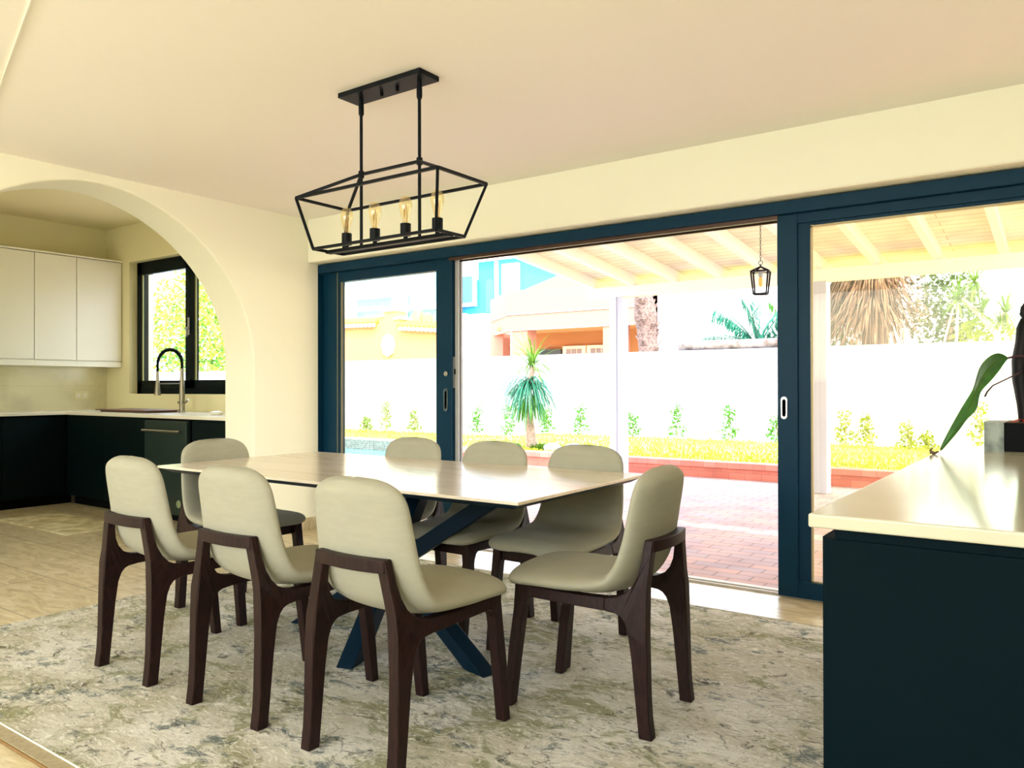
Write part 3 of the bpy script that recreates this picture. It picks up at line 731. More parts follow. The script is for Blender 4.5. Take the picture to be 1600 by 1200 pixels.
b.tube([(px_, py_, 1.015), (px_-.004, py_, 1.10), (px_-.012, py_, 1.20), (px_-.014, py_, 1.28), (px_-.004, py_, 1.36), (px_+.0, py_, 1.42), (px_-.002, py_, 1.46)], [.022, .026, .034, .034, .03, .030, .012], 12)
b.tube([(px_+.004, py_-.01, 1.455), (px_-.004, py_-.01, 1.475), (px_+.002, py_, 1.50), (px_+.016, py_, 1.52), (px_+.03, py_, 1.515)], [.010, .014, .018, .02, .012], 10)
b.tube([(px_+.035, py_, 1.015), (px_+.04, py_, 1.2), (px_+.045, py_, 1.4), (px_+.05, py_, 1.56)], [.02, .026, .022, .01], 10)
part('stem', b, mat('near black stem', '#0c0908', .5, spec=.2), pl, smooth='auto')
# long leaf: ribbon with a midrib, hanging from a petiole to the counter
ROWS = [(-.218,3.86,1.292,-.218,1.288),(-.236,3.85,1.309,-.230,1.272),(-.257,3.83,1.314,-.243,1.245),(-.283,3.80,1.301,-.255,1.223),(-.310,3.77,1.268,-.270,1.198),(-.322,3.74,1.228,-.291,1.172),(-.328,3.71,1.182,-.307,1.149),(-.337,3.69,1.149,-.313,1.117),(-.358,3.67,1.110,-.315,1.072),(-.385,3.65,1.052,-.348,1.046),(-.411,3.63,.993,-.372,.998),(-.438,3.61,.928,-.414,.942),(-.440,3.60,.912,-.435,.912)]
LP = [((a+d)/2, y+.012, (z+f)/2, 0) for a, y, z, d, f in ROWS]
b = BM(); pr = None
for i, (xa, y, za, xb, zb) in enumerate(ROWS):
    A = Vector((xa, y, za)); B = Vector((xb, y+.01, zb)); wl = (B-A).length; tw = 1 if i < 8 else -1
    vs = []
    for q in (0, .25, .5, .75, 1):
        p = A.lerp(B, q); p.y += tw*wl*.35*(1-(2*q-1)**2)*(.3 if 7 <= i <= 8 else 1) + .004*sin(i*2.3+q*3); vs.append(b.b.verts.new(p))
    if pr:
        for k in range(4): b.b.faces.new((pr[k], pr[k+1], vs[k+1], vs[k]))
    pr = vs
lf = part('leaf', b, mat('deep green leaf', '#3f7a2a', .4, col2='#2d5c26', noise_scale=18), pl, smooth=True)
md = lf.modifiers.new('s', 'SOLIDIFY'); md.thickness = .0025
md = lf.modifiers.new('sub', 'SUBSURF'); md.levels = 2; md.render_levels = 2
b = BM(); b.tube([(x, y-.014, z) for x, y, z, _ in LP], [.0022]*len(LP), 6); part('midrib', b, M['leaflime'], lf)
b = BM(); b.tube([(-.438, 3.552, .912), (-.452, 3.545, .905), (-.464, 3.54, .908), (-.466, 3.538, .918), (-.456, 3.535, .926)], [.003, .006, .009, .005, .002], 8)
part('curled_tip', b, mat('dry brown leaf tip', '#6a5744', .7), lf, smooth=True)
b = BM(); b.tube([(-.17, 3.90, 1.235), (-.22, 3.85, 1.205), (-.27, 3.80, 1.175), (-.288, 3.78, 1.15), (-.296, 3.77, 1.13)], [.003, .003, .003, .0035, .004], 6)
b.tube([(-.165, 3.90, 1.298), (-.20, 3.88, 1.296), (-.22, 3.86, 1.290)], .005, 6)
part('twig', b, mat('purple brown twig', '#4b2a35', .5), pl, smooth=True)
b = BM()
for dx, dy, dz, ln in ((-.9, -.35, .15, .10), (-.5, -.8, .1, .09), (.1, -1, .05, .10), (.7, -.7, .1, .08), (-1, .1, .5, .07)):
    b.blade((px_, py_-.01, 1.035), (dx, dy, dz), ln, .03, .5, 4)
part('red_bract', b, mat('dark red bract', '#a3241c', .45), pl, smooth=True)
b = BM(); b.blade((px_-.01, py_-.01, 1.10), (-1, -.2, -.2), .07, .012, .3, 3); b.blade((px_-.01, py_-.02, 1.19), (-1, -.2, .0), .03, .01, .3, 3); part('thorn', b, mat('wine spike', '#4a1420', .5), pl)

# ------------------------------------------------------------------ patio and garden
b = BM(); b.box(-9.2, 4.60, -.12, 6, 9.84, -.005); struct('floor_patio', b, M['paver'])
b = BM(); b.box(-22, 4.86, -.12, -9.2, 8.2, -.005); b.box(-22, 11.86, -.4, -9.2, 11.97, .06); struct('floor_pool_deck', b, M['stucco_white'])
b = BM(); b.box(-9.2, 9.84, -.2, -9.0, 14, .2); b.box(-9.2, 9.98, -.3, 6, 14, .19); b.box(-22, 11.97, -.3, -9.0, 14, .09); struct('floor_lawn', b, M['grass'])
# fine blades over the lawn
b = BM(); rnd = random.Random(3)
for k in range(9000):
    x = rnd.uniform(-9, 2.5); y = 10.0+3.95*rnd.random()**1.3
    a = rnd.random()*6.28; h = rnd.uniform(.02, .05)
    b.quad((x, y, .19), (x+.012*cos(a), y+.012*sin(a), .19), (x+.01*cos(a)+rnd.uniform(-.02, .02), y+.01*sin(a), .19+h), (x+rnd.uniform(-.02, .02), y, .19+h))
for k in range(2500):
    x = rnd.uniform(-18, -9); y = rnd.uniform(12.0, 13.95); a = rnd.random()*6.28; h = rnd.uniform(.02, .05)
    b.quad((x, y, .10), (x+.015*cos(a), y+.015*sin(a), .10), (x+.01*cos(a)+.01, y+.01*sin(a), .10+h), (x+.01, y, .10+h))
single('lawn_grass', b, mat('grass blades', '#b5bb3c', .8, col2='#9fb02c', noise_scale=2), 'short yellow-green lawn grass along the garden wall', 'grass', kind='stuff')
b = BM(); b.box(-9.2, 9.80, -.02, 6, 9.98, .13); pb = thing('brick_planter_edge', 'low red brick edging wall between patio and lawn', 'brick edging', (-1.6, 9.9, -.02))
part('brick_course', b, M['planterbrick'], pb)
b = BM(); b.box(-9.22, 9.77, .13, 6, 10.0, .205); part('brick_cap', b, brick_mat('planter cap brick', '#de9180', '#d27f6c', '#ba7565', .16, .3, .004, vertical='x'), pb, bevel=.006)
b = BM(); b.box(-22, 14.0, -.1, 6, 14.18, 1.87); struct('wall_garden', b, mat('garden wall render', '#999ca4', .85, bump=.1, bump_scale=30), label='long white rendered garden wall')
# pool
pt = thing('swimming_pool', 'swimming pool with a speckled mosaic waterline, left of the patio', 'pool', (-14, 10, -.4))
b = BM(); b.box(-22, 8.2, -.4, -9.4, 11.85, -.15); part('water', b, M['water'], pt)
b = BM(); b.box(-22, 11.85, -.4, -9.4, 11.86, .06); part('mosaic_band', b, M['mosaic'], pt)
b = BM(); b.box(-22, 11.84, .06, -9.2, 11.96, .085); part('coping', b, M['stucco_white'], pt)

# patio roof
pr_ = thing('patio_roof', 'cream timber patio roof with sloping rafters and tiled eave', 'patio roof', (-1, 7, 2.4))
rz_ = lambda y: 2.47+(9.1-y)*.10
b = BM()
b.prism([(4.64, rz_(4.64)+.13), (9.72, rz_(9.72)+.13), (9.72, rz_(9.72)+.16), (4.64, rz_(4.64)+.16)], lambda y, z: (-5.35, y, z), lambda y, z: (4.5, y, z)); part('boarding', b, M['siding'], pr_)
for k in range(17):
    xx = -5.15+.575*k
    b = BM(); b.prism([(4.64, rz_(4.64)), (9.45, rz_(9.45)), (9.72, rz_(9.72)+.06), (9.72, rz_(9.72)+.129), (4.64, rz_(4.64)+.129)], lambda y, z: (xx-.035, y, z), lambda y, z: (xx+.035, y, z))
    part('rafter', b, M['cream_wood'], pr_)
b = BM(); b.box(-5.25, 9.03, 2.34, 4.4, 9.17, 2.475); part('beam', b, M['cream_wood'], pr_, bevel=.004)
b = BM(); nn = 60
for k in range(nn):
    xx = -5.4+k*.165
    pts = [(xx+.075*cos(a), .0+.05*sin(a)) for a in [pi*j/6 for j in range(7)]]
    ptsi = [(xx+.062*cos(a), .0+.037*sin(a)) for a in [pi*j/6 for j in range(6, -1, -1)]]
    b.prism(pts+ptsi, lambda x, z: (x, 9.9, z+rz_(9.9)+.13), lambda x, z: (x, 4.7, z+rz_(4.7)+.16))
b.prism([(9.88, rz_(9.88)+.135), (9.88, rz_(9.88)+.15), (4.7, rz_(4.7)+.175), (4.7, rz_(4.7)+.16)], lambda y, z: (-5.4, y, z), lambda y, z: (4.5, y, z))
part('roof_tiles', b, M['terracotta'], pr_)
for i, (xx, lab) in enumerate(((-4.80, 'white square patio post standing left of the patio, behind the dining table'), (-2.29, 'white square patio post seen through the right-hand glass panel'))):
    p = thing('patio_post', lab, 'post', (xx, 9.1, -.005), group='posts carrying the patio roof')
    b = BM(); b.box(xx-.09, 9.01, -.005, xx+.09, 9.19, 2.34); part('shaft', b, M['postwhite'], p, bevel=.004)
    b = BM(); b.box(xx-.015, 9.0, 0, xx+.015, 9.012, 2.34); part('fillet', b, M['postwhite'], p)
# pendant lantern
lt = thing('pendant_lantern', 'small dark cage lantern with a clear jar hanging from the patio roof', 'lantern', (-2.27, 7.0, 2.0))
lx, ly = -2.27, 7.0
b = BM(); k = 0; zz = 2.30
while zz < 2.80:
    pth = []
    for j in range(9):
        a = 2*pi*j/8; pth.append((lx+(.006*cos(a) if k % 2 else 0), ly+(0 if k % 2 else .006*cos(a)), zz+.014+.016*sin(a)))
    b.tube(pth, .0022, 4, cap=False); zz += .026; k += 1
part('chain', b, M['blackmetal'], lt)
b = BM(); b.tube([(lx+.018*cos(2*pi*j/12), ly, 2.285+.018*sin(2*pi*j/12)) for j in range(13)], .003, 5, cap=False); b.lathe([(.008, 2.245), (.008, 2.268)], (lx, ly, 0), 8); part('hanging_ring', b, M['blackmetal'], lt)
b = BM(); c4 = lambda r_, z: [(lx+r_*cos(a), ly+r_*sin(a), z) for a in (radians(55+90*j) for j in range(4))]
TT = c4(.105, 2.205); BB = c4(.078, 2.005)
for j in range(4):
    b.bar(TT[j], TT[(j+1) % 4], .012, .012); b.bar(BB[j], BB[(j+1) % 4], .012, .012); b.bar(TT[j], BB[j], .012, .012); b.bar(TT[j], (lx, ly, 2.25), .012, .012)
part('cage', b, mat('dark bronze', '#1d1519', .6, spec=.1), lt)
b = BM(); b.lathe([(.02, 2.215), (.05, 2.205), (.05, 2.195), (.02, 2.19), (.018, 2.16)], (lx, ly, 0), 16); part('cap', b, M['grey'], lt, smooth='auto')
b = BM(); b.lathe([(.046, 2.195), (.046, 2.03), (.04, 2.02)], (lx, ly, 0), 20, cap=False); part('glass_jar', b, M['clearglass'], lt, smooth=True)
b = BM(); b.lathe([(.010, 2.16), (.018, 2.13), (.018, 2.09), (.006, 2.07)], (lx, ly, 0), 12); part('bulb', b, mat('amber bulb', '#f0b04e', .3), lt, smooth=True)

# ------------------------------------------------------------------ plants
def leafcloud(b, c, rad, n, size, rnd, flat=0, bias=0):
    c = Vector(c)
    for k in range(n):
        while True:
            v = Vector((rnd.uniform(-1, 1), rnd.uniform(-1, 1), rnd.uniform(-1, 1)))
            if v.length <= 1: break
        p = c+Vector((v.x*rad[0]*(1-bias*(v.z+1)/2), v.y*rad[1]*(1-bias*(v.z+1)/2), v.z*rad[2]))
        d = Vector((rnd.uniform(-1, 1), rnd.uniform(-1, 1), rnd.uniform(-.6, 1))).normalized()
        s_ = d.cross(Vector((rnd.uniform(-1, 1), rnd.uniform(-1, 1), rnd.uniform(-1, 1)))).normalized()
        l = size*rnd.uniform(.6, 1.3); w_ = l*.32
        b.b.faces.new([b.b.verts.new(q) for q in (p, p+d*l*.5+s_*w_, p+d*l, p+d*l*.5-s_*w_)])
shr = [(-14.12, .10, .36, 'small sapling at the far left edge of the garden wall, nearest the window frame', 'leaflime'),
       (-13.47, .10, .78, 'tall slim sapling seen through the left glass door panel', 'leaflime'),
       (-12.55, .10, .55, 'short sapling at the right of the left glass door panel', 'leaflime'),
       (-10.68, .10, .68, 'slim sapling just right of the door stile, in front of the garden wall', 'leaf'),
       (-9.85, .10, .76, 'sapling directly left of the ponytail palm trunk', 'leaf'),
       (-8.84, .19, .62, 'sapling directly right of the ponytail palm trunk', 'leaf'),
       (-8.04, .19, .64, 'bushy sapling between the ponytail palm and the white post', 'leaf'),
       (-6.90, .19, .50, 'sapling half hidden just right of the white post', 'leaf'),
       (-5.97, .19, .68, 'first full sapling right of the white post', 'leaf'),
       (-4.99, .19, .66, 'sapling in the middle between the white post and the open door panel', 'leaf'),
       (-4.15, .19, .50, 'sapling just left of the open door panel', 'leaf'),
       (-3.04, .19, .62, 'sapling right behind the left edge of the right-hand glass', 'leafyellow'),
       (-2.72, .19, .55, 'sapling second from the left in the right-hand glass', 'leafyellow'),
       (-2.11, .12, .50, 'narrow sapling in the middle of the right-hand glass', 'leafyellow'),
       (-1.84, .12, .34, 'low sapling left of the drooping houseplant leaf', 'leafyellow'),
       (-1.14, .19, .75, 'tall sapling behind the drooping houseplant leaf', 'leafyellow')]
for i, (x, z, h, lab, mt) in enumerate(shr):
    rnd = random.Random(50+i)
    t = thing('sapling', lab, 'sapling', (x, 13.6, z), group='young saplings along the garden wall')
    b = BM(); b.tube([(x, 13.6, z-.01), (x+.02, 13.6, z+h*.5), (x, 13.6, z+h*.9)], [.009, .007, .004], 5)
    for k in range(5):
        a = rnd.random()*6.28; zz = z+h*rnd.uniform(.15, .8); b.tube([(x, 13.6, zz), (x+.1*cos(a), 13.6+.1*sin(a), zz+.08)], .004, 4)
    part('stem', b, M['bark_pale'], t)
    b = BM(); leafcloud(b, (x, 13.6, z+h*.72), (.11, .11, h*.3), 110, .055, rnd); leafcloud(b, (x, 13.6, z+h*.3), (.20, .15, h*.28), 90, .06, rnd, bias=.3)
    part('foliage', b, M[mt], t)
# ponytail palm
pp = thing('ponytail_palm', 'ponytail palm with drooping strap leaves beside the brick edging', 'palm', (-7.05, 10.4, .19))
b = BM(); b.tube([(-7.05, 10.4, .17), (-7.06, 10.4, .3), (-7.09, 10.4, .6), (-7.10, 10.4, .85), (-7.11, 10.4, 1.15), (-7.03, 10.4, 1.5)], [.12, .085, .065, .055, .05, .04], 12); part('trunk', b, M['bark_pale'], pp, smooth=True)
rnd = random.Random(11)
def crown(c, n, len_, mt, up0, up1, droop, wd=.028):
    b = BM()
    for k in range(n):
        a = rnd.random()*6.28; e = rnd.uniform(up0, up1)
        b.blade(Vector(c)+Vector((rnd.uniform(-.04, .04), rnd.uniform(-.04, .04), rnd.uniform(-.06, .06))), (cos(a)*cos(e), sin(a)*cos(e), sin(e)), len_*rnd.uniform(.7, 1.2), wd, droop*rnd.uniform(.8, 1.2), 7)
    return b
part('leaf_crown', crown((-7.10, 10.4, 1.25), 170, .72, 0, -.1, .9, 2.4), M['leafteal'], pp, label='blue-green drooping strap leaves')
part('leaf_crown', crown((-7.03, 10.4, 1.52), 90, .60, 0, .1, 1.3, 1.1), M['leaflime'], pp, label='lime upright top leaves')
part('leaf_crown', crown((-7.10, 10.4, 1.05), 110, .62, 0, -.4, .6, 2.6), M['leaf'], pp, label='lower hanging green leaves')
rnd = random.Random(5)
b = BM()
for k in range(260):
    a = rnd.random()*6.28; b.blade((-6.80+rnd.uniform(-.2, .22), 10.4+rnd.uniform(-.15, .15), .18), (cos(a)*.6, sin(a)*.6, 1), rnd.uniform(.12, .24), .02, .9, 3)
single('low_bush', b, M['leaflime'], 'low bright green bush right of the ponytail palm trunk', 'bush')
b = BM()
for k in range(90):
    a = rnd.random()*6.28; b.blade((-7.45+rnd.uniform(-.15, .15), 10.5+rnd.uniform(-.1, .1), .18), (cos(a)*.6, sin(a)*.6, 1), rnd.uniform(.10, .2), .02, .9, 3)
single('low_bush', b, M['leaf'], 'small grassy tuft left of the ponytail palm trunk', 'bush')
for (x, y, r_, lab) in ((-6.52, 10.2, .13, 'pale rounded boulder beside the low green bush'), (-6.30, 10.45, .12, 'grey boulder behind the pale one on the planter')):
    b = BM(); bmesh.ops.create_icosphere(b.b, subdivisions=3, radius=1)
    for v in b.b.verts:
        f = 1+.18*noise.noise(v.co*1.7+Vector((x, y, 0))); v.co = Vector((x+v.co.x*r_*1.2*f, y+v.co.y*r_*f, .22+v.co.z*r_*.8*f))
    single('boulder', b, M['stone'], lab, 'rock', smooth=True)
# cut palm trunk behind the wall
b = BM(); rnd = random.Random(2); P = []; Rd = []
for k in range(15):
    f = k/14; P.append((-7.25-.32*f+.02*rnd.uniform(-1, 1), 15.5, 0+3.15*f)); Rd.append(.25-.03*f+.03*rnd.uniform(-1, 1))
b.tube(P, Rd, 18)
for k in range(60):
    f = rnd.random(); a = rnd.random()*6.28; c = Vector((-7.25-.32*f, 15.5, 3.15*f)); d = Vector((cos(a), sin(a), .6))
    b.bar(c+d*.2, c+d*.2+Vector((cos(a)*.07, sin(a)*.07, .12)), .08, .03)
single('palm_trunk', b, M['bark'], 'rough grey-brown leaning palm trunk rising behind the garden wall', 'tree trunk')
# log resting on the wall
b = BM(); b.tube([(-6.15, 14.12, 1.955), (-5.6, 14.12, 1.965), (-5.0, 14.10, 1.96), (-4.3, 14.12, 1.965), (-3.7, 14.12, 1.96)], [.08, .095, .09, .085, .08], 12)
single('weathered_log', b, M['logwood'], 'weathered grey log lying along the top of the garden wall', 'log', smooth=True)
# feather palm
def frond(b, base, d, length, droop, lw, ln, rnd, n=26):
    p = Vector(base); dd = Vector(d).normalized(); pts = [p.copy()]
    for k in range(n):
        dd = (dd+Vector((0, 0, -droop/n))).normalized(); p = p+dd*(length/n); pts.append(p.copy())
        if k < 3: continue
        sd = dd.cross(Vector((0, 0, 1))).normalized()
        for s_ in (-1, 1):
            b.blade(p, dd*.5+sd*s_*rnd.uniform(.2, .9)+Vector((0, 0, -.55)), ln*(1-.5*abs(k/n-.4))*rnd.uniform(.85, 1.1), lw, .9, 3)
    b.tube(pts, [.02*(1-.7*i/n) for i in range(n+1)], 5)
rnd = random.Random(21)
t = thing('feather_palm', 'young blue-green feather palm above the log on the wall', 'palm', (-5.15, 16, 0))
b = BM()
for a, e, l in ((2.9, 1.0, 1.3), (3.3, .7, 1.2), (.2, 1.15, 1.3), (.1, .8, 1.1), (1.6, 1.25, 1.2), (4.6, 1.2, 1.1), (2.4, 1.3, 1.2), (5.4, 1.0, 1.2), (3.8, 1.05, 1.2)):
    frond(b, (-5.25, 16, 1.95), (cos(a)*cos(e), sin(a)*cos(e)*.5, sin(e)), l, 1.0, .045, .36, rnd, 34)
part('frond', b, M['leafteal'], t)
b = BM(); b.tube([(-5.25, 16, 0), (-5.25, 16, 2.0)], .1, 10); part('trunk', b, M['bark'], t)
b = BM()
for a, e, l in ((.4, 1.0, 1.4), (5.9, 1.2, 1.4), (2.8, 1.25, 1.1)):
    frond(b, (-4.6, 16.3, 2.0), (cos(a)*cos(e), sin(a)*cos(e)*.5, sin(e)), l, 1.0, .045, .36, rnd, 30)
part('frond', b, M['leaf'], t, label='fresher green fronds at the right')
# shaggy palm with dead skirt; two long fronds reach over the wall above the eave line and shade it
rnd = random.Random(31)
t = thing('shaggy_palm', 'palm with a shaggy skirt of dry brown fronds hanging over the garden wall', 'palm', (-2.9, 15.2, 0))
b = BM(); b.tube([(-2.9, 15.3, 0), (-2.9, 15.3, 4.4)], [.25, .2], 12); part('trunk', b, M['bark'], t)
b = BM()
for k in range(1500):
    a = rnd.random()*6.28; z = 3.7-rnd.random()*1.3; c = Vector((-2.9+.2*cos(a), 15.2+.2*sin(a), z))
    b.blade(c, (cos(a)*.8, sin(a)*.8, rnd.uniform(-.4, .6)), rnd.uniform(.5, 1.2), .028, rnd.uniform(.9, 2.8), 6)
part('dry_skirt', b, M['thatch'], t)
b = BM()
for k in range(420):
    a = rnd.random()*6.28; c = Vector((-3.55+.15*cos(a), 15.9+.1*sin(a), 3.5-rnd.random()*.9))
    b.blade(c, (cos(a)*.6, sin(a)*.6, rnd.uniform(-.4, .4)), rnd.uniform(.6, 1.2), .03, 2.6, 6)
part('dry_skirt', b, M['thatchdark'], t, label='hanging fronds on the left, shade painted into the colour')
b = BM(); frond(b, (-2.9, 15.2, 4.3), (-.62, -.95, .45), 2.9, 1.0, .05, .5, rnd, 34); frond(b, (-2.9, 15.2, 4.3), (-.9, -.75, .5), 3.0, 1.1, .05, .5, rnd, 34)
frond(b, (-2.9, 15.2, 4.3), (.8, .2, .8), 2.2, 1.0, .05, .45, rnd, 24)
part('frond', b, M['leaf'], t)
# shrubs beyond the wall at the right
rnd = random.Random(41)
t = thing('leafy_tree', 'mid-green leafy tree behind the garden wall, right of the shaggy palm', 'tree', (-1.9, 18, 0))
b = BM(); leafcloud(b, (-2.1, 18, 2.7), (.75, .5, .95), 1500, .11, rnd); part('foliage', b, M['leafdark'], t)
b = BM(); b.tube([(-2.1, 18, 0), (-2.0, 18, 2.6)], .08, 8); part('trunk', b, M['bark_pale'], t)
t = thing('screw_pine', 'yellow-green spiky-leaved plant on pale slanting stems behind the garden wall', 'plant', (-1.6, 16.6, 0))
b = BM(); b.tube([(-1.9, 16.6, 0), (-1.75, 16.6, 2.0), (-1.72, 16.6, 2.7)], .025, 6); b.tube([(-1.2, 16.6, 0), (-1.1, 16.6, 2.1), (-1.35, 16.6, 2.45), (-1.65, 16.6, 2.8)], [.06, .06, .05, .03], 8); b.tube([(-2.1, 16.6, 0), (-2.0, 16.6, 1.8), (-1.8, 16.6, 2.65)], .02, 6); b.tube([(-1.1, 16.6, 2.1), (-1.0, 16.6, 2.5)], .03, 6)
part('stem', b, mat('pale stem', '#cdb79e', .8), t)
b = BM()
for c, l in (((-1.72, 16.6, 2.78), .62), ((-1.35, 16.6, 2.50), .5), ((-.98, 16.6, 2.5), .55), ((-1.05, 16.6, 2.3), .4), ((-1.45, 16.6, 3.1), .6)):
    for k in range(70):
        a = rnd.random()*6.28; e = rnd.uniform(-.5, 1.4); b.blade(c, (cos(a)*cos(e), sin(a)*cos(e), sin(e)), l*rnd.uniform(.6, 1.1), .035, .7, 4)
part('leaf_rosette', b, M['leaflime'], t)
b = BM(); leafcloud(b, (-1.35, 17.2, 2.15), (.55, .3, .3), 500, .10, rnd)
single('golden_shrub', b, M['leafyellow'], 'low golden-yellow shrub showing over the garden wall at the right', 'shrub')
b = BM(); b.tube([(-3.9, 17.2, -.1), (-3.9, 17.2, 2.4)], .03, 6); leafcloud(b, (-3.9, 17.2, 2.5), (.5, .3, .8), 500, .12, rnd)
single('pale_shrub', b, M['leafdark'], 'hazy green shrub left of the shaggy palm, seen through glass', 'shrub')
# aqua structure and pole at the right
b = BM(); b.box(-.99, 18.2, -.1, -.2, 18.5, 2.70); b.box(-1.03, 18.18, 2.68, -.15, 18.52, 2.74)
single('aqua_tank', b, mat('aqua panel', '#8fd3da', .3), 'pale aqua box-like tank standing beyond the garden wall at the right', 'tank')
b = BM(); b.tube([(-1.0, 19.0, -.1), (-1.0, 19.0, 4.8)], .06, 8); single('utility_pole', b, M['stucco_white'], 'thin white pole rising behind the aqua tank', 'pole')

# ------------------------------------------------------------------ buildings beyond
# orange neighbour with stepped pediment
t = thing('orange_house', 'orange stucco neighbour wall with a stepped parapet and white medallion', 'building', (-16, 16.5, 0))
b = BM(); pts = [(-20, 0), (-13.5, 0), (-13.5, 2.70), (-15.30, 2.84), (-15.30, 3.10), (-15.44, 3.10), (-15.44, 3.32), (-15.94, 3.34), (-15.94, 3.20), (-16.12, 3.19), (-16.12, 3.0), (-20, 3.1)]
b.prism(pts, lambda x, z: (x, 16.0, z), lambda x, z: (x, 16.4, z)); part('wall', b, M['stucco_orange'], t)
b = BM(); b.box(-16.18, 15.95, 3.19, -15.90, 16.45, 3.25); b.box(-15.5, 15.95, 3.09, -15.24, 16.45, 3.15); b.box(-15.99, 15.95, 3.33, -15.39, 16.45, 3.38); part('coping', b, M['stucco_white'], t)
b = BM()
for xa, xb, za, zb in ((-20, -16.14, 3.10, 3.02), (-15.28, -13.5, 2.88, 2.74)):
    k = 0; n_ = int((xb-xa)/.16)
    for k in range(n_):
        xx = xa+.08+k*.16; z = za+(zb-za)*k/n_
        b.tube([(xx, 15.85, z-.02), (xx, 16.3, z+.14)], .075, 8)
part('tile_coping', b, M['tile_yellow'], t, smooth='auto')
b = BM()
for xa, xb, za, zb in ((-20, -16.14, 3.03, 2.95), (-15.28, -13.5, 2.81, 2.67)):
    n_ = int((xb-xa)/.16)
    for k in range(n_): b.lathe([(.055, 15.80), (.055, 15.86)], (xa+.16+k*.16, 0, za+(zb-za)*k/n_), 8, 'y')
part('tile_end', b, M['stucco_white'], t)
b = BM(); pts = [(-15.72+.24*cos(2*pi*k/24)*(1+.05*cos(8*pi*k/12)), 2.37+.31*sin(2*pi*k/24)*(1+.06*cos(8*pi*k/12))) for k in range(24)]
b.prism(pts, lambda x, z: (x, 15.93, z), lambda x, z: (x, 16.0, z))
for k in range(10):
    a = 2*pi*k/10; b.lathe([(.04, 15.90), (.05, 15.94)], (-15.72+.14*cos(a), 0, 2.37+.19*sin(a)), 8, 'y')
part('medallion', b, mat('carved white plaster', '#e9ecdf', .9, col2='#9fb0a2', noise_scale=16, bump=.6), t)
# cream low building with lintel, between
t = thing('cream_outbuilding', 'low cream outbuilding with a shuttered opening behind the wall, left of the pink house', 'building', (-16, 22.5, 0))
b = BM(); b.box(-19.0, 22, 0, -15.2, 24, 3.34); part('wall', b, M['stucco_cream'], t)
b = BM(); b.box(-17.2, 21.93, 2.85, -15.2, 22, 2.88); b.box(-17.2, 21.93, 2.60, -15.2, 22, 2.63); b.box(-19, 21.95, 0, -17.45, 22, 3.34); part('trim', b, M['stucco_white'], t)
b = BM(); b.box(-17.1, 21.95, 2.36, -15.9, 21.99, 2.38); b.box(-17.1, 21.95, 2.46, -15.9, 21.99, 2.475); part('shutter', b, M['groovegrey'], t)
# pink house
t = thing('pink_house', 'pale pink stucco house with octagonal parapet, pillars and an orange veranda wall', 'building', (-11.5, 20, 0))
b = BM()
def wallseg(b, pts_, z0, z1, th=.25):
    for (xa, ya), (xb, yb) in zip(pts_, pts_[1:]):
        d = Vector((xb-xa, yb-ya, 0)).normalized(); n_ = Vector((-d.y, d.x, 0))*th
        za, zb = z1 if isinstance(z1, tuple) else (z1, z1)
        A = [(xa, ya, z0), (xb, yb, z0), (xb, yb, zb), (xa, ya, za)]
        B_ = [(p[0]+n_.x, p[1]+n_.y, p[2]) for p in A]
        v = [b.b.verts.new(p) for p in A+B_]
        for f in ((0,1,2,3),(7,6,5,4),(0,4,5,1),(1,5,6,2),(2,6,7,3),(3,7,4,0)): b.b.faces.new([v[i] for i in f])
wallseg(b, [(-15.6, 20.6), (-13.74, 19.0), (-9.0, 19.0), (-9.0, 21.6)], 2.88, 4.05)
part('parapet', b, M['stucco_pink'], t)
b = BM(); wallseg(b, [(-15.62, 20.55), (-13.75, 18.97), (-8.97, 18.97), (-8.97, 21.5)], 3.33, 3.37, .1); wallseg(b, [(-15.62, 20.56), (-13.75, 18.98), (-8.98, 18.98), (-8.98, 21.5)], 2.86, 2.89, .1)
part('groove', b, mat('pink groove', '#c9a79c', .9), t)
b = BM(); b.prism([(-13.6, 4.03), (-11.0, 4.75), (-9.0, 4.03)], lambda x, z: (x, 19.3, z), lambda x, z: (-11.0+(x+11.0)*.9, 23, z)); part('roof', b, M['stucco_pink'], t)
for xa, xb in ((-13.60, -13.05), (-10.52, -9.95), (-9.35, -8.95)):
    b = BM(); b.box(xa, 19.02, 0, xb, 19.5, 2.9); part('pillar', b, M['stucco_pink'], t)
b = BM(); b.box(-15.3, 20.2, 0, -14.8, 20.6, 2.9); part('pillar', b, M['stucco_pink'], t)
b = BM(); b.box(-15.2, 21.6, 0, -9.0, 21.8, 3.9); b.box(-14.6, 19.6, 2.95, -9.3, 21.6, 3.05); part('veranda_wall', b, M['stucco_tan'], t)
for xc in (-12.95, -12.05):
    b = BM(); b.box(xc-.42, 21.5, 0, xc+.42, 21.6, 2.50); dd = part('door', b, mat('cream door', '#f0d9bf', .6), t)
    for j in range(3):
        b = BM(); x_ = xc-.2+.2*j; b.box(x_-.08, 21.48, 1.95, x_+.08, 21.5, 2.40); part('pane', b, mat('smoky pane', '#8a7f80', .3), dd)
b = BM(); b.box(-14.3, 21.5, 0, -13.45, 21.6, 2.42); part('window', b, mat('dark window', '#3b4b50', .3), t)
# white house at the right of the post, with rooflines
t = thing('white_house', 'white neighbour house with thin grey roof lines behind the palm trunk', 'building', (-6, 19, 0))
b = BM(); b.prism([(-8.45, 0), (-4.2, 0), (-4.2, 3.1), (-6.4, 3.9), (-8.45, 3.9)], lambda x, z: (x, 18.1, z), lambda x, z: (x, 20.6, z)); part('wall', b, M['stucco_white'], t)
b = BM(); b.bar((-8.25, 18.06, 3.07), (-7.2, 18.06, 2.78), .03, .03); b.bar((-8.35, 18.06, 2.62), (-7.65, 18.06, 2.47), .03, .03); part('roof_line', b, M['grey'], t)
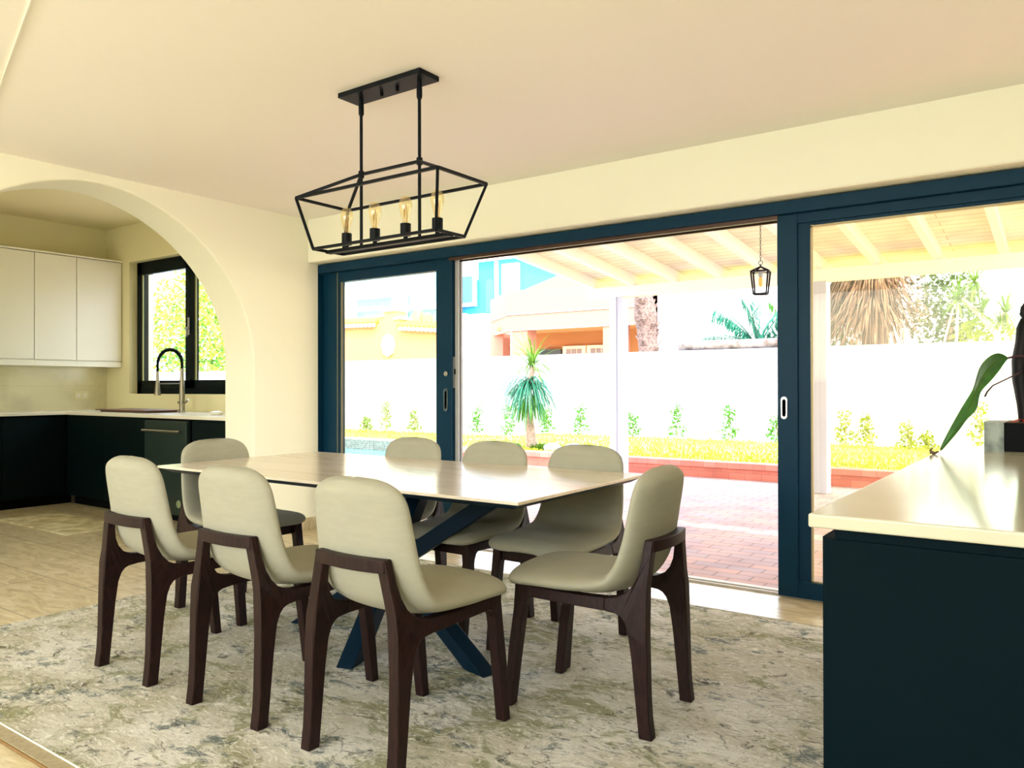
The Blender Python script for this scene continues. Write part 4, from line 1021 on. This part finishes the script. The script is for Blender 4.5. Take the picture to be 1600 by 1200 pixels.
# blue building
t = thing('blue_house', 'bright blue upper storey of a house with white window surround', 'building', (-23.5, 30, 0))
b = BM(); b.box(-25.6, 30, 0, -20.72, 33, 7.25); part('wall', b, M['stucco_blue'], t)
b = BM(); b.box(-25.6, 29.8, 6.4, -23.45, 30, 8.2); b.box(-25.6, 29.75, 7.25, -20.2, 33, 8.2); part('white_storey', b, M['stucco_white'], t)
b = BM(); b.box(-25.6, 29.85, 4.1, -21, 30, 4.74); part('base_band', b, M['stucco_white'], t)
b = BM(); b.box(-24.52, 29.7, 5.12, -23.40, 29.8, 6.75); wf_ = part('window_surround', b, M['stucco_white'], t)
b = BM(); b.box(-24.32, 29.66, 5.3, -23.58, 29.7, 6.58); part('pane', b, M['glassdark'], wf_)
b = BM(); b.box(-22.42, 29.9, 4.6, -22.24, 30, 7.2); b.box(-21.9, 29.8, 4.8, -21.0, 30, 7.0); part('pilaster', b, M['stucco_white'], t)
b = BM(); pts = [(-22.95, 4.8)]+[(-22.72+.23*cos(a), 6.1+.3*sin(a)) for a in [pi-pi*k/8 for k in range(9)]]+[(-22.49, 4.8)]
b.prism(pts, lambda x, z: (x, 29.9, z), lambda x, z: (x, 30, z)); part('arched_recess', b, mat('mid blue', '#3d9cd4', .8), t)
for xa, lab in ((-23.95, 'boxy grey air conditioner below the blue house, left one'), (-22.75, 'smaller grey air conditioner below the blue house, right one')):
    q = thing('air_conditioner', lab, 'air conditioner', (xa+.3, 28.8, 3.6), group='air conditioners under the blue house')
    b = BM(); b.box(xa, 28.6, 0, xa+.62, 29.0, 4.68 if xa < -23 else 4.42); part('housing', b, mat('ac housing', '#c2bbbb', .7), q)
    b = BM(); b.lathe([(.18, 28.56), (.2, 28.6)], (xa+.3, 0, 4.4 if xa < -23 else 4.2), 16, 'y'); part('fan_grille', b, M['groovegrey'], q)
# pale blue hazy house behind the orange wall
t = thing('pale_blue_house', 'pale blue house with white terraces behind the orange wall', 'building', (-28, 28.5, 0))
b = BM(); b.box(-34, 28, 0, -24.4, 29.6, 7.6); part('wall', b, M['stucco_paleblue'], t)
b = BM(); b.box(-31.5, 27.6, 5.65, -26.2, 28, 5.95); b.box(-31.5, 27.6, 5.05, -27.6, 28, 5.2); b.box(-34, 27.5, 0, -29.75, 28, 6.35); b.box(-26.8, 27.5, 4.1, -26.15, 27.9, 5.75); b.box(-26.0, 27.6, 4.9, -24.4, 28, 5.15); part('terrace', b, M['stucco_white'], t)
b = BM(); b.box(-26.99, 27.9, 4.4, -26.94, 28, 7.5); part('drain_pipe', b, M['grey'], t)
b = BM(); b.box(-26.7, 27.35, 5.15, -26.2, 27.5, 5.55); part('vent_box', b, mat('beige box', '#cdbfae', .8), t)
b = BM(); b.tube([(-26.6, 27.3, 3.8), (-26.65, 27.3, 4.9), (-26.4, 27.3, 5.2), (-26.0, 27.3, 5.0), (-25.7, 27.3, 4.6), (-25.7, 27.3, 3.8)], .04, 6); part('downpipe', b, M['grey'], t)
b = BM(); b.lathe([(.28, 3.6), (.34, 4.0), (.34, 4.5), (.2, 4.75)], (-24.95, 27.3, 0), 14); b.lathe([(.2, 3.6), (.26, 3.9), (.26, 4.5), (.1, 4.65)], (-24.35, 27.3, 0), 14)
single('water_tank', b, mat('orange tank', '#e89a52', .6), 'rounded orange terrace tanks seen above the orange wall', 'tank', smooth='auto')
# side yard beyond the kitchen window
b = BM(); b.box(-20, 9.0, -.1, -11.8, 9.2, 1.5); struct('wall_side_yard', b, M['stucco_white'])
rnd = random.Random(77)
t = thing('garden_tree', 'bright yellow-green leafy tree filling the kitchen window view', 'tree', (-15, 10.6, 0))
b = BM(); leafcloud(b, (-15.9, 10.6, 2.6), (2.9, .9, 1.5), 8000, .11, rnd); part('foliage', b, mat('sunlit leaf', '#b5c43c', .5), t)  # brighter leaf colour with the sunlight painted in
b = BM(); leafcloud(b, (-15.6, 10.2, 2.5), (2.7, .6, 1.3), 1800, .09, rnd); part('foliage', b, M['leaf'], t, label='fresher green leaf sprays')
b = BM(); b.tube([(-15.0, 10.6, 0), (-15.0, 10.6, 1.8), (-15.4, 10.6, 3.4)], [.14, .1, .05], 8); b.tube([(-15.0, 10.6, 1.8), (-14.2, 10.4, 2.7)], .05, 6); part('trunk', b, M['bark'], t)
# ground far beyond
b = BM(); b.box(-60, 14.18, -.3, 30, 60, -.1); struct('floor_street', b, M['stucco_cream'])
